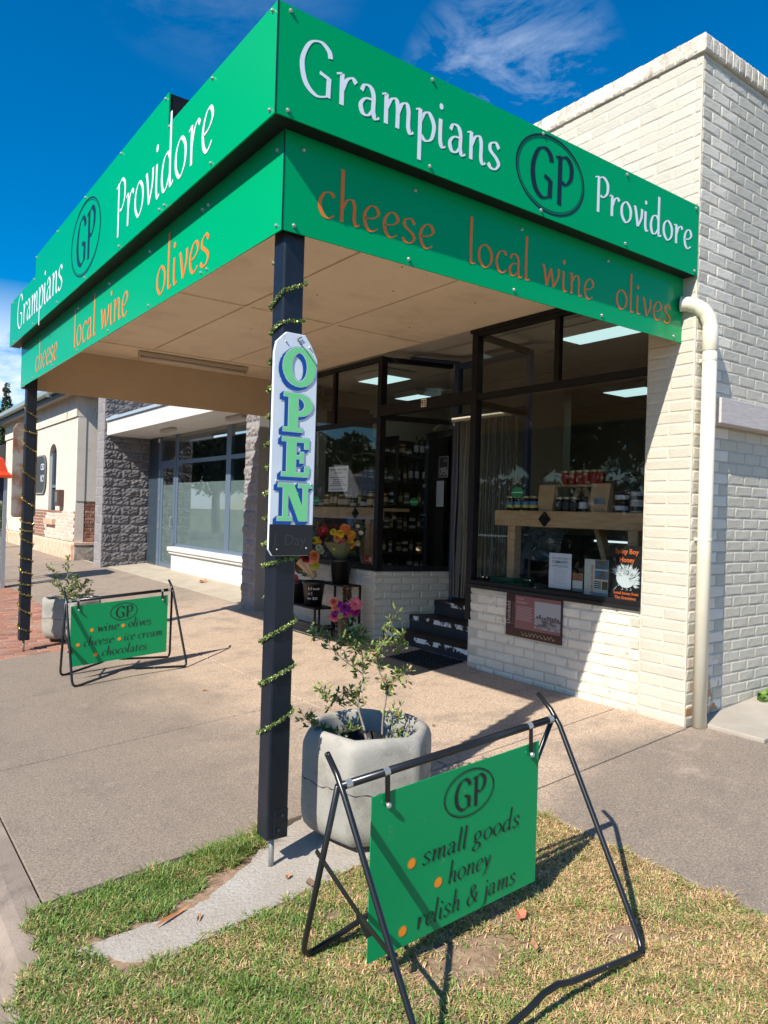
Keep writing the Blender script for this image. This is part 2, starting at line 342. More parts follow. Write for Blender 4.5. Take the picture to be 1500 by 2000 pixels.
def strokes2d(text, nib=.085, thin=.026, ang=R(18), slant=0.):
    """list of (verts2d, faces, layer)"""
    out = []; x = 0; k = 0
    for ch in text:
        w, st = GL[ch]
        for s_ in st:
            k += 1
            if s_ == 'dot':
                c = (x+.08 + .68*slant, .70); vs = [c]+[(c[0]+.048*math.cos(t*math.pi/5), c[1]+.055*math.sin(t*math.pi/5)) for t in range(10)]
                out.append((vs, [(0, 1+i, 1+(i+1) % 10) for i in range(10)], k % 5)); continue
            closed = isinstance(s_, tuple); pts = cat_rom(s_[1] if closed else s_, 6, closed)
            vs, fs = [], []
            for i, q in enumerate(pts):
                a = pts[i-1] if i else (pts[-2] if closed else pts[0]); b = pts[i+1] if i < len(pts)-1 else (pts[1] if closed else pts[-1])
                t = math.atan2(b[1]-a[1], b[0]-a[0])
                hw = .5*math.hypot(nib*math.sin(t-ang), thin)
                nx, ny = -math.sin(t), math.cos(t)
                for sg in (1, -1): vs.append((x+q[0]+nx*hw*sg+slant*q[1], q[1]+ny*hw*sg))
                if i: fs.append((2*i-2, 2*i-1, 2*i+1, 2*i))
            out.append((vs, fs, k % 5))
        x += w+.045
    return out, x
def lay(mb, shapes, O, ux, uz, nrm, sx_, sz_, lift=.0015, step=.00025):
    O, ux, uz, nrm = Vector(O), Vector(ux), Vector(uz), Vector(nrm)
    for vs, fs, L in shapes: mb.add([O+ux*(u*sx_)+uz*(v*sz_)+nrm*(lift+step*L) for u, v in vs], fs)
def lettering(text, O, ux, nrm, width, xh, m, parent, label=None, uz=(0, 0, 1), bold=1., slant=0., name='lettering'):
    sh, w = strokes2d(text, .085*bold, .026*bold, slant=slant); mb = MB()
    lay(mb, sh, O, ux, uz, nrm, width/w, xh/.5); return part(name, mb, m, parent, label=label)
def oval(mb, C_, ux, uz, nrm, rx, ry, t, lift=.0015, n=40):
    C_, ux, uz, nrm = Vector(C_), Vector(ux), Vector(uz), Vector(nrm); vs = []
    for i in range(n):
        a = 2*math.pi*i/n
        for q in (0, t): vs.append(C_+ux*(rx-q)*math.cos(a)+uz*(ry-q)*math.sin(a)+nrm*lift)
    mb.add(vs, [(2*i, 2*i+1, (2*i+3) % (2*n), (2*i+2) % (2*n)) for i in range(n)])
def disc(mb, C_, ux, uz, nrm, rx, ry, lift=.0015, n=24):
    C_, ux, uz, nrm = Vector(C_), Vector(ux), Vector(uz), Vector(nrm)
    mb.add([C_+nrm*lift]+[C_+ux*rx*math.cos(2*math.pi*i/n)+uz*ry*math.sin(2*math.pi*i/n)+nrm*lift for i in range(n)], [(0, 1+i, 1+(i+1) % n) for i in range(n)])
def emblem(C_, ux, nrm, rx, ry, parent, th=.012, uz=(0, 0, 1), sc=1.):
    mb = MB(); oval(mb, C_, ux, uz, nrm, rx, ry, th); oval(mb, C_, ux, uz, nrm, rx-th*1.6, ry-th*1.6, th*.4)
    sh, w = strokes2d('GP', .125, .034)
    s = ry*1.22/.82*sc; O = Vector(C_)-Vector(ux)*(rx*.60)-Vector(uz)*(s*.41)
    lay(mb, sh, O, ux, uz, nrm, rx*1.26/w, s); return part('emblem', mb, M_BLACKL, parent, label='black GP monogram in a double oval ring')
def sans(text, O, ux, nrm, size, m, parent, uz=(0, 0, 1), lift=.001, width=None, name='lettering', bold=0., label=None):
    cu = bpy.data.curves.new('t', 'FONT'); cu.body = text; cu.size = 1; cu.offset = bold; cu.resolution_u = 3; to = bpy.data.objects.new('t', cu); COL.objects.link(to)
    me = bpy.data.meshes.new_from_object(to); bpy.data.objects.remove(to)
    vs = [v.co.copy() for v in me.vertices]; fs = [tuple(p.vertices) for p in me.polygons]; bpy.data.meshes.remove(me)
    if not vs: return None
    wmax = max(v.x for v in vs); sx_ = size if not width else width/wmax
    O, ux, uz, nrm = Vector(O), Vector(ux), Vector(uz), Vector(nrm); mb = MB()
    mb.add([O+ux*v.x*sx_+uz*v.y*size+nrm*lift for v in vs], fs); return part(name, mb, m, parent, label=label)

# ------------------------------------------------------------------ bricks
def brick_mesh(name, m, rough=.0025, depth=.02, seed=0, bev=.006):
    """unit length along x, unit height along z, face towards -y, real depth in y"""
    rr = random.Random(seed); vs = []; fs = []
    xs = [0, .06, .5, .94, 1]; zs = [0, .13, .87, 1]
    for j, z in enumerate(zs):
        for i, x in enumerate(xs):
            edge = i in (0, 4) or j in (0, 3)
            vs.append((x+(rr.uniform(-.004, .004) if edge else 0), (bev if edge else 0)+rr.uniform(-rough, rough), z+(rr.uniform(-.03, .03) if edge else 0)))
    fs = [(j*5+i, j*5+i+1, (j+1)*5+i+1, (j+1)*5+i) for j in range(3) for i in range(4)]
    n0 = len(vs); b = [(0, 0), (4, 0), (4, 3), (0, 3)]
    for i, j in b: x, y, z = vs[j*5+i]; vs.append((x, depth, z))
    fs += [(n0, n0+1, 4, 3, 2, 1, 0), (n0+1, n0+2, 19, 14, 9, 4), (n0+2, n0+3, 15, 16, 17, 18, 19), (n0+3, n0, 0, 5, 10, 15)]
    return mesh_of(name, vs, fs, m)
def rock_mesh(name, m, seed):
    rr = random.Random(seed); vs = []; nx, nz = 9, 6
    for j in range(nz+1):
        for i in range(nx+1):
            e = i in (0, nx) or j in (0, nz)
            vs.append((i/nx, (.012 if e else rr.uniform(-.022, .006)), j/nz))
    fs = [(j*(nx+1)+i, j*(nx+1)+i+1, (j+1)*(nx+1)+i+1, (j+1)*(nx+1)+i) for j in range(nz) for i in range(nx)]
    n0 = len(vs)
    vs += [(0, .05, 0), (1, .05, 0), (1, .05, 1), (0, .05, 1)]
    bot = list(range(nx+1)); top = [nz*(nx+1)+i for i in bot]; lf = [j*(nx+1) for j in range(nz+1)]; rg = [j*(nx+1)+nx for j in range(nz+1)]
    fs += [tuple([n0, n0+1]+bot[::-1]), tuple([n0+2, n0+3]+top), tuple([n0+3, n0]+lf), tuple([n0+1, n0+2]+rg[::-1])]
    return mesh_of(name, vs, fs, m)
def course_cells(L, z0, z1, ch=.083, bl=.235, off=0.):
    out = []; k = 0; z = z0
    while z < z1-.02:
        h = min(ch, z1-z); x = -(bl*.5 if (k+off) % 2 else 0)
        while x < L-.01:
            a, b = max(x, 0), min(x+bl, L)
            if b-a > .03: out.append((a, b, z, z+h))
            x += bl
        z += ch; k += 1
    return out
def place_cells(cells, O, d, nrm, meshes, jt=.009, proud=.007):
    """-> list of (matrix, mesh, area_in_photo)"""
    O, d, nrm = Vector(O), Vector(d).normalized(), Vector(nrm).normalized(); res = []
    # local axes: x along d, y = -nrm, z up
    for a, b, z0, z1 in cells:
        l, h = b-a-jt, z1-z0-jt; p = O+d*(a+jt/2)+Vector((0, 0, z0+jt/2))+nrm*proud
        M = Matrix(((d.x*l, -nrm.x, 0, p.x), (d.y*l, -nrm.y, 0, p.y), (0, 0, h, p.z), (0, 0, 0, 1)))
        q = [px(p+d*u*l+Vector((0, 0, v*h))) for u, v in ((0, 0), (1, 0), (1, 1), (0, 1))]
        if any(t is None for t in q): ar = 0
        else:
            ar = abs(sum(q[i][0]*q[(i+1) % 4][1]-q[(i+1) % 4][0]*q[i][1] for i in range(4)))/2
            cx_, cy_ = sum(t[0] for t in q)/4, sum(t[1] for t in q)/4
            if not (-10 < cx_ < 1510 and -10 < cy_ < 2010): ar = 0
        res.append((M, random.choice(meshes), ar))
    return res
def emit_cells(lst, parent, name='brick', limit=300, rest='brickwork', restmat=None):
    lst = sorted(lst, key=lambda t: -t[2]); inv = rootm(parent).inverted()
    for M, me, ar in lst[:limit]:
        o = bpy.data.objects.new(name, me); COL.objects.link(o); o.parent = parent; o.matrix_local = inv @ M
    if len(lst) > limit:
        v, f, off = [], [], 0
        for M, me, ar in lst[limit:]:
            MM = inv @ M; v += [tuple(MM @ q.co) for q in me.vertices]; f += [tuple(i+off for i in p.vertices) for p in me.polygons]; off += len(me.vertices)
        me = mesh_of(rest, v, f, restmat or lst[0][1].materials[0]); o = bpy.data.objects.new(rest, me); COL.objects.link(o); o.parent = parent; o['kind'] = 'stuff'

# ================================================================== GROUND
def sheet(x0, x1, y0, y1, dz=0., nx=1, ny=1):
    mb = MB(); vs = [(x0+(x1-x0)*i/nx, y0+(y1-y0)*j/ny, gz(x0+(x1-x0)*i/nx, y0+(y1-y0)*j/ny)+dz) for j in range(ny+1) for i in range(nx+1)]
    mb.add(vs, [(j*(nx+1)+i, j*(nx+1)+i+1, (j+1)*(nx+1)+i+1, (j+1)*(nx+1)+i) for j in range(ny) for i in range(nx)]); return mb
def slab(x0, x1, y0, y1, dz=0., th=.05, j=.0065):
    x0 += j; x1 -= j; y0 += j; y1 -= j; e = .004
    mb = MB(); P = [(x0, y0), (x1, y0), (x1, y1), (x0, y1)]; Q = [(x0+e, y0+e), (x1-e, y0+e), (x1-e, y1-e), (x0+e, y1-e)]
    mb.add([(x, y, gz(x, y)+dz-th) for x, y in P]+[(x, y, gz(x, y)+dz-e) for x, y in P]+[(x, y, gz(x, y)+dz) for x, y in Q],
           [(0, 1, 5, 4), (1, 2, 6, 5), (2, 3, 7, 6), (3, 0, 4, 7), (4, 5, 9, 8), (5, 6, 10, 9), (6, 7, 11, 10), (7, 4, 8, 11), (8, 9, 10, 11)]); return mb
far = MB(); far.add([(-1500, -1500, -.56), (1500, -1500, -.56), (1500, 1500, -.56), (-1500, 1500, -.56)], [(0, 1, 2, 3)])
tag(part('ground', far, mat('distant_ground', (.12, .13, .06), .95, (.2, .17, .1), .05)), kind='structure')
rd = MB(); rd.add([(-14, -60, -.50), (-1.55, -60, -.50), (-1.55, 140, -.50), (-14, 140, -.50)], [(0, 1, 2, 3)])
tag(part('road', rd, M_ROAD), kind='structure')
tag(part('subgrade', sheet(-1.0, 4.4, -30, 60, -.03, 2, 4), M_DARKG), kind='structure')
tag(part('yard_ground', sheet(4.4, 40, -30, -.2, -.02), mat('yard_dirt', (.3, .25, .19), .95, (.2, .19, .1), 2.)), kind='structure')
fp = thing('footpath', None, None, (0, 0, 0)); fp['kind'] = 'structure'
XJ = [-.83, 1.5, 3.2]
YJ = [.45, 2.25, 3.95, 5.65]+[5.65+1.7*i for i in range(1, 24)]
for i in range(len(YJ)-1):
    y0, y1 = YJ[i], YJ[i+1]
    if y0 < 5.6:
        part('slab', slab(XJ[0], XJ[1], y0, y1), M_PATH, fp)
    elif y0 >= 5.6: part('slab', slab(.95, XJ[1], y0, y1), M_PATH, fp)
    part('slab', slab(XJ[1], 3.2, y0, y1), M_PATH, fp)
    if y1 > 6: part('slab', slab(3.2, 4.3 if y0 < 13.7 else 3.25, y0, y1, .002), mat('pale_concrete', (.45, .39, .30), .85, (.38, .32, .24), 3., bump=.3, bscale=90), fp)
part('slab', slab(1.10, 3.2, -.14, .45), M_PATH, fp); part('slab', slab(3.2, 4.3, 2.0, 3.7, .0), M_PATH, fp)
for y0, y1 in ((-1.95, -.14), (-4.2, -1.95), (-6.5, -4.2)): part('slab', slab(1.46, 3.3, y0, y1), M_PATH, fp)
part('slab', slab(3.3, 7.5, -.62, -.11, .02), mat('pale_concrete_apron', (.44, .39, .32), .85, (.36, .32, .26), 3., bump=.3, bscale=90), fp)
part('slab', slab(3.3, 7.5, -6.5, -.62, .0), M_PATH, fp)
# kerb segments with a rounded nose, and the gutter
kb = thing('kerb', None, None, (-.9, 0, 0)); kb['kind'] = 'structure'
prof = [(-.834, 0.), (-.93, -.004), (-.985, -.02), (-1.015, -.055), (-1.04, -.135), (-1.5, -.165)]
for i, y0 in enumerate([-9.0, -6.9, -4.8, -2.7, -.6, 1.5, 3.6, 5.7, 7.8, 9.9, 12, 14.1, 16.2, 18.3, 20.4]):
    y1 = y0+2.092; mb = MB(); n = len(prof)
    zt = lambda y: gz(-.85, y)
    P = [(x, y, zt(y)+z) for y in (y0, y1) for x, z in prof+[(-1.5, -.3), (-.834, -.3)]]
    n = len(prof)+2
    mb.add(P, [(k, (k+1) % n, n+(k+1) % n, n+k) for k in range(n)]+[tuple(range(n)), tuple(range(n, 2*n))[::-1]])
    part('kerb_segment', mb, M_KERB, kb)
# grey concrete strip under the post and the planter: broken outline
sp = thing('concrete_strip', None, None, (0, 0, 0)); sp['kind'] = 'structure'
outline = [(-.80, .02), (-.62, .02), (-.45, -.01), (-.25, .02), (.0, .16), (.2, .33), (.5, .44), (1.0, .44), (1.05, -.12), (.75, -.16), (.42, -.17), (.12, -.2), (-.15, -.21), (-.4, -.24), (-.52, -.26), (-.66, -.17), (-.72, -.07)]
rj = random.Random(17); jt = []
for (xa, ya), (xb, yb) in zip(outline, outline[1:]+outline[:1]):
    m_ = max(2, int(math.hypot(xb-xa, yb-ya)/.035))
    for k in range(m_): jt.append((xa+(xb-xa)*k/m_+rj.uniform(-.009, .009), ya+(yb-ya)*k/m_+rj.uniform(-.010, .010)))
outline = jt; mb = MB(); n = len(outline); mb.add([(x, y, gz(x, y)-.002) for x, y in outline]+[(x, y, gz(x, y)-.05) for x, y in outline], [tuple(range(n))[::-1]]+[(k, (k+1) % n, n+(k+1) % n, n+k) for k in range(n)])
part('strip_slab', mb, M_GREYC, sp)
mb = MB(); ro = [(-.98+.13*math.cos(a*.7), -.60+.12*math.sin(a*.7)) for a in range(9)]
mb.add([(x, y, gz(x, y)+.004) for x, y in ro]+[(x, y, gz(x, y)-.05) for x, y in ro], [tuple(range(9))]+[(k, (k+1) % 9, 9+(k+1) % 9, 9+k) for k in range(9)])
part('broken_slab', mb, M_GREYC, sp)
b = MB(); q = [(-1.05, -7), (-.80, -7), (-.80, .38), (-.91, .36), (-.89, .10), (-.97, -.02), (-1.04, -.14)]
b.add([(x, y, gz(-.85, y)+.004 if x < -.9 else gz(x, y)+.003) for x, y in q], [tuple(range(7))]); tag(part('lawn_edge', b, M_SOIL), kind='structure')
tag(part('lawn_soil', sheet(-.98, 1.46, -7, .40, -.012, 6, 12), M_SOIL), kind='structure')

# red brick pavers along the kerb beyond the far post
pv = thing('brick_paving', None, None, (0, 6.1, 0)); pv['kind'] = 'structure'
M_PAV = mat('red_clay_paver', (.42, .19, .12), .85, (.34, .17, .12), 6., rnd=.3, bump=.4, bscale=80, dirt=(.3, .24, .19), dscale=3.5, dlo=.5, dhi=.7)
def paver_mesh(i):
    rr = random.Random(i); e = .05; d = .04
    return mesh_of('paver', [(0, 0, -d), (1, 0, -d), (1, 1, -d), (0, 1, -d), (0, 0, -.005), (1, 0, -.005), (1, 1, -.005), (0, 1, -.005), (e/2, e, rr.uniform(-.001, .002)), (1-e/2, e, rr.uniform(-.001, .002)), (1-e/2, 1-e, rr.uniform(-.001, .002)), (e/2, 1-e, 0)],
                   [(0, 1, 5, 4), (1, 2, 6, 5), (2, 3, 7, 6), (3, 0, 4, 7), (4, 5, 9, 8), (5, 6, 10, 9), (6, 7, 11, 10), (7, 4, 8, 11), (8, 9, 10, 11)], M_PAV)
pm = [paver_mesh(i) for i in range(4)]; cells = []
y = 5.66; r = 0
while y < 16:
    x = -.82-(.115 if r % 2 else 0)
    while x < .93:
        a, b = max(x, -.82), min(x+.23, .945)
        if b-a > .03 and not (y < 5.95 and a > .45):
            q = px((a, y, gz(a, y))); vis = q and 0 < q[0] < 110
            cells.append((Matrix(((b-a-.006, 0, 0, a+.003), (0, .109, 0, y+.003), ((b-a)*.07913, 0, 1, gz(a, y)), (0, 0, 0, 1))), pm[RNG.integers(4)], (1e4-y*10) if vis else 1))
        x += .23
    y += .115; r += 1
emit_cells(cells, pv, 'paver', 200, 'paver_field')

# ================================================================== SHOP BUILDING
XF = 3.21; YC = -.106; ZP = 4.85
shop = thing('shop_building', 'cream painted brick corner shop with black framed windows and stepped entrance under the green awning', 'shop', (XF, YC, 0))
bm_cream = [brick_mesh('brick', M_CREAM, .0015, .02, i, .005) for i in range(4)]
bm_rough = [brick_mesh('brick', M_CREAM_DIRTY, .004, .02, 10+i, .010) for i in range(5)]
bm_side = [brick_mesh('brick', M_SIDE, .0020, .02, 20+i, .004) for i in range(5)]
bm_front = [brick_mesh('brick', M_CREAM, .0018, .02, 30+i, .004) for i in range(4)]
# solid bodies behind the bricks (they show as the recessed mortar)
M_MORT = mat('painted_mortar', (.62, .565, .45), .8, (.56, .51, .41), 8., bump=.4, bscale=70)
b = MB(); b.box(XF, XF+.25, YC, .27, -.05, 3.3); b.box(XF, XF+.25, YC, 6.25, 3.32, 4.72)
part('front_wall', b, M_MORT, shop)
b = MB(); b.box(XF+.25, 12, YC, YC+.23, -.05, 4.72); part('side_wall', b, mat('painted_mortar_side', (.50, .47, .41), .85, (.42, .39, .33), 8., bump=.4, bscale=70), shop)
for y0, y1, z1 in ((.27, 2.13, .765), (3.66, 6.25, .775)): b = MB(); b.box(XF+.01, XF+.23, y0, y1, -.05, z1); part('window_wall', b, M_MORT, shop)
A_, B_ = Vector((XF, 3.66, 0)), Vector((4.1, 3.40, 0)); dl = (B_-A_).normalized(); nl = Vector((dl.y, -dl.x, 0))
def slant_box(mb, P, Q, t0, t1, z0, z1):   # wall from P to Q, thickness from t0 to t1 on the side away from the normal
    d = (Q-P).normalized(); n = Vector((d.y, -d.x, 0)); q = [P-n*t0, Q-n*t0, Q-n*t1, P-n*t1]
    mb.add([(v.x, v.y, z0) for v in q]+[(v.x, v.y, z1) for v in q], [(0, 3, 2, 1), (4, 5, 6, 7), (0, 1, 5, 4), (1, 2, 6, 5), (2, 3, 7, 6), (3, 0, 4, 7)])
b = MB(); slant_box(b, A_+dl*.012, B_, .008, .22, -.05, .775); part('entrance_wall', b, M_MORT, shop)
C_, D_ = Vector((XF+.24, 2.135, 0)), Vector((4.13, 2.29, 0))
b = MB(); slant_box(b, D_, C_, .0, .1, -.05, .78); part('entrance_wall', b, M_CREAM_DIRTY, shop)
cl = []
# pier: front face then upper front wall
cl += place_cells(course_cells(.376, -.02, 3.3, .0825, .38, 0), (XF, .27, 0), (0, -1, 0), (-1, 0, 0), bm_cream, .005, .004)
cl += [(M, me, a*.6) for M, me, a in place_cells(course_cells(6.35, 3.32, 4.72, .0825, .30), (XF, 6.25, 0), (0, -1, 0), (-1, 0, 0), bm_front, .006, .004)]
cl += place_cells(course_cells(1.85, -.04, .765, .083, .235, 1), (XF+.01, 2.125, 0), (0, -1, 0), (-1, 0, 0), bm_rough)
cl += place_cells(course_cells(2.55, -.04, .775, .083, .235, 0), (XF+.01, 6.22, 0), (0, -1, 0), (-1, 0, 0), bm_rough)
cl += place_cells(course_cells((B_-A_).length, -.03, .775, .083, .225, 1), (XF+.0, 3.66, 0), dl, nl, bm_rough)
cl += [(M, me, a*.8) for M, me, a in place_cells(course_cells(5.2, -.02, 4.72, .0825, .235, 1), (XF+.004, YC, 0), (1, 0, 0), (0, -1, 0), bm_side, jt=.008, proud=.004)]
emit_cells(cl, shop, 'brick', 300, 'brickwork')
# parapet coping: bricks on end
cop = []
M_COP = mat('weathered_coping_paint', (.74, .68, .56), .75, (.52, .46, .38), 7., .4, .7, rnd=.16, bump=.6, bscale=50, dirt=(.26, .2, .15), dscale=9, dlo=.55, dhi=.72)
bm_cop = [brick_mesh('coping_brick', M_COP, .002, .10, 40+i, .006) for i in range(4)]
for k in range(70): cop += place_cells([(k*.09, (k+1)*.09, 0, .13)], (XF-.03, 6.22, 4.72), (0, -1, 0), (-1, 0, 0), bm_cop, proud=0)
for k in range(58): cop += place_cells([(k*.09, (k+1)*.09, 0, .13)], (XF-.03, YC-.03, 4.72), (1, 0, 0), (0, -1, 0), bm_cop, proud=0)
emit_cells(cop, shop, 'coping_brick', 200, 'coping')
b = MB(); b.box(XF-.022, XF+.22, YC-.022, 6.25, 4.722, 4.842); b.box(XF+.22, 12, YC-.022, YC+.21, 4.722, 4.842); part('parapet_cap', b, M_COP, shop)
# shell: roof, floor, party walls, ceiling
M_IN = mat('interior_wall_paint', (.55, .48, .38), .8); M_INC = mat('interior_ceiling_paint', (.62, .56, .47), .8)
b = MB(); b.box(XF+.26, 12, .14, 6.5, 3.45, 3.55); part('roof', b, mat('roof_metal', (.3, .3, .3), .6), shop)
b = MB(); b.box(XF+.10, 9.0, .145, 6.5, 3.26, 3.28); part('ceiling', b, M_INC, shop)
for k in range(7):
    b = MB(); b.box(XF+.5+k*.9, XF+.53+k*.9, .15, 6.45, 3.245, 3.259); part('ceiling_strip', b, mat('ceiling_strip', (.40, .35, .29), .8), shop)
b = MB(); b.box(XF+.22, 9.0, 6.5, 6.6, -.05, 3.5); b.box(9.0, 9.1, .12, 6.6, -.05, 3.5); b.box(XF+.26, 9.0, .125, .14, -.05, 3.26); part('inner_wall', b, M_IN, shop)
b = MB(); b.box(4.13, 9.0, .15, 6.5, .3, .45); b.box(XF+.24, 4.13, .28, 2.1, .3, .76); b.box(XF+.24, 4.10, 3.9, 6.5, .3, .76); part('floor', b, mat('shop_floor', (.06, .045, .035), .5), shop)
b = MB(); b.box(XF+.1, XF+.25, .27, 6.25, 3.3, 3.33); b.box(XF+.02, XF+.25, 6.0, 6.25, .77, 3.3); part('lintel', b, M_BLACK, shop)
b = MB(); b.box(6.6, 6.75, 3.9, 6.5, .45, 3.26); part('inner_wall', b, mat('cream_partition', (.50, .46, .38), .8), shop)

# ---- shopfront glazing
def zbar(mb, P, Q, z0, z1, w=.06):
    P, Q = Vector(P), Vector(Q); zc = (z0+z1)/2; mb.bar((P.x, P.y, zc), (Q.x, Q.y, zc), w, z1-z0); return mb
def post(mb, x, y, z0, z1, w=.07, d=.07): return mb.box(x-d/2, x+d/2, y-w/2, y+w/2, z0, z1)
GX = XF+.035
def window(name_label, P, Q, z0, z1, zt, mull, frame_m=M_BLACK, pw=.06, ends=(.07, .07), sill=True, top=.05):
    """shop window between P and Q: panes below and above a transom, its frame members as sub-parts"""
    P, Q = Vector((*P, 0)), Vector((*Q, 0)); d = (Q-P).normalized(); L = (Q-P).length
    f = MB(); zbar(f, P, Q, z0, z0+.055, .08); wf = part('window', f, frame_m, shop, bevel=.003, label=name_label)
    f = MB(); zbar(f, P, Q, z1-top, z1, .07); part('head_rail', f, frame_m, wf, bevel=.003)
    f = MB(); zbar(f, P, Q, zt, zt+.055, .065); part('transom', f, frame_m, wf, bevel=.003)
    for s in mull:
        c = P+d*s; f = MB(); f.bar((c.x, c.y, zt+.056), (c.x, c.y, z1-top-.001), .05, .055, d); part('mullion', f, frame_m, wf, bevel=.003)
    for za, zb, ms in ((z0+.056, zt-.001, []), (zt+.056, z1-top-.001, mull)):
        e = [0]+list(ms)+[L]
        for a, b_ in zip(e[:-1], e[1:]):
            f = MB(); p, q = P+d*(a+.026), P+d*(b_-.026); zc = (za+zb)/2; f.bar((p.x, p.y, zc), (q.x, q.y, zc), .006, zb-za); part('pane', f, M_GLASS, wf)
    return wf
w1 = window('large right hand shop window with posters along its sill', (GX, .275), (GX, 2.10), .77, 3.17, 2.52, [.88])
w2 = window('left hand shop window behind the flower buckets', (GX, 3.70), (GX, 5.98), .78, 3.17, 2.44, [.93])
off = nl*-.035
w3 = window('angled side window of the entrance recess', ((A_+dl*.05+off).x, (A_+dl*.05+off).y), ((B_-dl*.03+off).x, (B_-dl*.03+off).y), .78, 3.17, 2.47, [])
w4 = window('right side window of the entrance recess', (XF+.08, 2.16), (4.10, 2.30), .78, 3.17, 2.47, [])
b = MB(); b.box(XF-.02, XF+.10, .272, 2.135, .755, .785); part('sill', b, mat('chipped_black_sill', (.012, .012, .014), .4, dirt=(.5, .47, .42), dscale=16, dlo=.66, dhi=.70), w1)
b = MB(); post(b, XF+.035, 2.135, .45, 3.17, .075, .08); part('corner_post', b, M_BLACK, shop, bevel=.004)
b = MB(); b.box(XF-.012, XF+.10, .27, 2.20, 3.155, 3.187); part('head_cap', b, M_BLACK, shop, bevel=.004)
b = MB(); post(b, XF+.04, 3.665, .78, 3.17, .075, .08); part('corner_post', b, M_BLACK, shop, bevel=.004)
b = MB(); b.box(XF-.002, XF+.075, 2.172, 3.628, 2.50, 2.62); part('entrance_beam', b, M_BLACK, shop, bevel=.003)
b = MB(); post(b, 4.12, 3.37, .45, 3.17, .07, .07); part('slate_post', b, M_SLATE, shop, bevel=.003)
b = MB(); post(b, 4.15, 2.31, .45, 3.17, .06, .06); part('slate_post', b, M_SLATE, shop, bevel=.003)
for za, zb_ in ((3.11, 3.17), (2.53, 2.58)): b = MB(); b.box(4.09, 4.15, 2.34, 3.335, za, zb_); part('doorway_rail', b, M_SLATE, shop, bevel=.003)
b = MB(); b.bar((XF+.35, 3.555, 3.176), (4.1, 3.355, 3.176), .085, .03); part('head_trim', b, M_SLATE, shop)
b = MB(); b.box(4.115, 4.121, 2.345, 3.33, 2.585, 3.105); part('fanlight_pane', b, M_GLASS, shop)
np_ = MB(); np_.box(XF-.007, XF-.0025, 2.835, 2.915, 2.528, 2.612); pl = part('number_plate', np_, mat('cream_number_plate', (.92, .82, .60), .5), shop)
sans('93', (XF-.007, 2.912, 2.540), (0, -1, 0), (-1, 0, 0), .085, M_BLACKL, pl, width=.072, bold=.02, name='numerals')
# soffit-level strip over the recess
# ---- steps
M_STEP = mat('worn_black_step_paint', (.022, .018, .015), .55, (.04, .028, .02), 6., bump=.3, bscale=40)
M_RISER = mat('worn_blue_black_riser', (.02, .028, .045), .6, (.045, .04, .035), 7., bump=.4, bscale=40)
M_CHIP = mat('chipped_white_nosing', (.02, .018, .017), .6, dirt=(.80, .82, .80), dscale=7, dlo=.50, dhi=.525)
stp = thing('entrance_steps', 'three worn black steps with chipped white edges rising into the shop doorway', 'steps', (3.33, 2.9, 0))
def ly(x): return 3.66-(x-XF)*.26/.89
for (x0, zt, zb) in ((3.33, .13, -.03), (3.63, .29, .12), (3.92, .45, .28)):
    x1 = x0+.31 if x0 < 3.9 else 4.4
    y0 = 2.10; b = MB(); q = [(x0, y0), (x1, y0), (x1, ly(x1)-.006), (x0, ly(x0)-.006)]
    b.prism(q, 'z', zb, zt-.002); st = part('step', b, M_RISER, stp)
    q = [(x0-.008, y0), (x1, y0), (x1, ly(x1)-.008), (x0-.008, ly(x0)-.01)]; b = MB(); b.prism(q, 'z', zt-.001, zt+.006); part('tread', b, M_STEP, st)
    b = MB(); b.box(x0-.011, x0-.001, y0, ly(x0)-.012, zt-.05, zt-.003); part('nosing', b, M_CHIP, st)
# ---- door opened inwards, fly strips
door = thing('shop_door', 'dark glazed shop door standing open inside behind the entrance window', 'door', (4.17, 3.42, .45))
P, Q = Vector((4.17, 3.44, 0)), Vector((4.33, 4.17, 0)); dd = (Q-P).normalized(); dn = Vector((-dd.y, dd.x, 0))
def dbar(a, b_, z0, z1, t=.04):
    m_ = MB(); p, q = P+dd*a, P+dd*b_; zc = (z0+z1)/2; return m_.bar((p.x, p.y, zc), (q.x, q.y, zc), t, z1-z0)
part('stile', dbar(0, .07, .46, 2.44), M_BLACK, door); part('stile', dbar(.67, .74, .46, 2.44), mat('door_edge_blue', (.02, .03, .05), .5), door)
part('rail', dbar(.07, .67, .46, .70), M_BLACK, door); part('rail', dbar(.07, .67, 2.36, 2.44), M_BLACK, door)
part('door_pane', dbar(.071, .669, .701, 2.359, .005), glass('door_glass', (.35, .35, .36), .03), door)
h = MB(); p = P+dd*.70; h.tube([(p.x-.03, p.y, 1.42), (p.x-.09, p.y, 1.42), (p.x-.10, p.y-.10, 1.42)], .009, 6); part('door_handle', h, M_BOLT, door)
h = MB(); h.tube([(p.x-.03, p.y, 1.78), (p.x-.06, p.y, 1.78)], .02, 8); part('lock', h, M_BOLT, door)
fc = thing('fly_strip_curtain', 'brown striped plastic fly strips hanging in the shop doorway', 'fly curtain', (4.06, 2.9, 2.5))
b = MB(); b.box(4.02, 4.07, 2.36, 3.36, 2.49, 2.535); part('curtain_rail', b, mat('cream_curtain_rail', (.55, .50, .40), .5), fc)
fcm = [mat('fly_strip_%s' % n_, c, .35) for n_, c in (('brown', (.075, .048, .033)), ('grey', (.085, .085, .08)), ('dark', (.035, .03, .028)), ('olive', (.09, .078, .048)), ('bone', (.15, .13, .10)))]
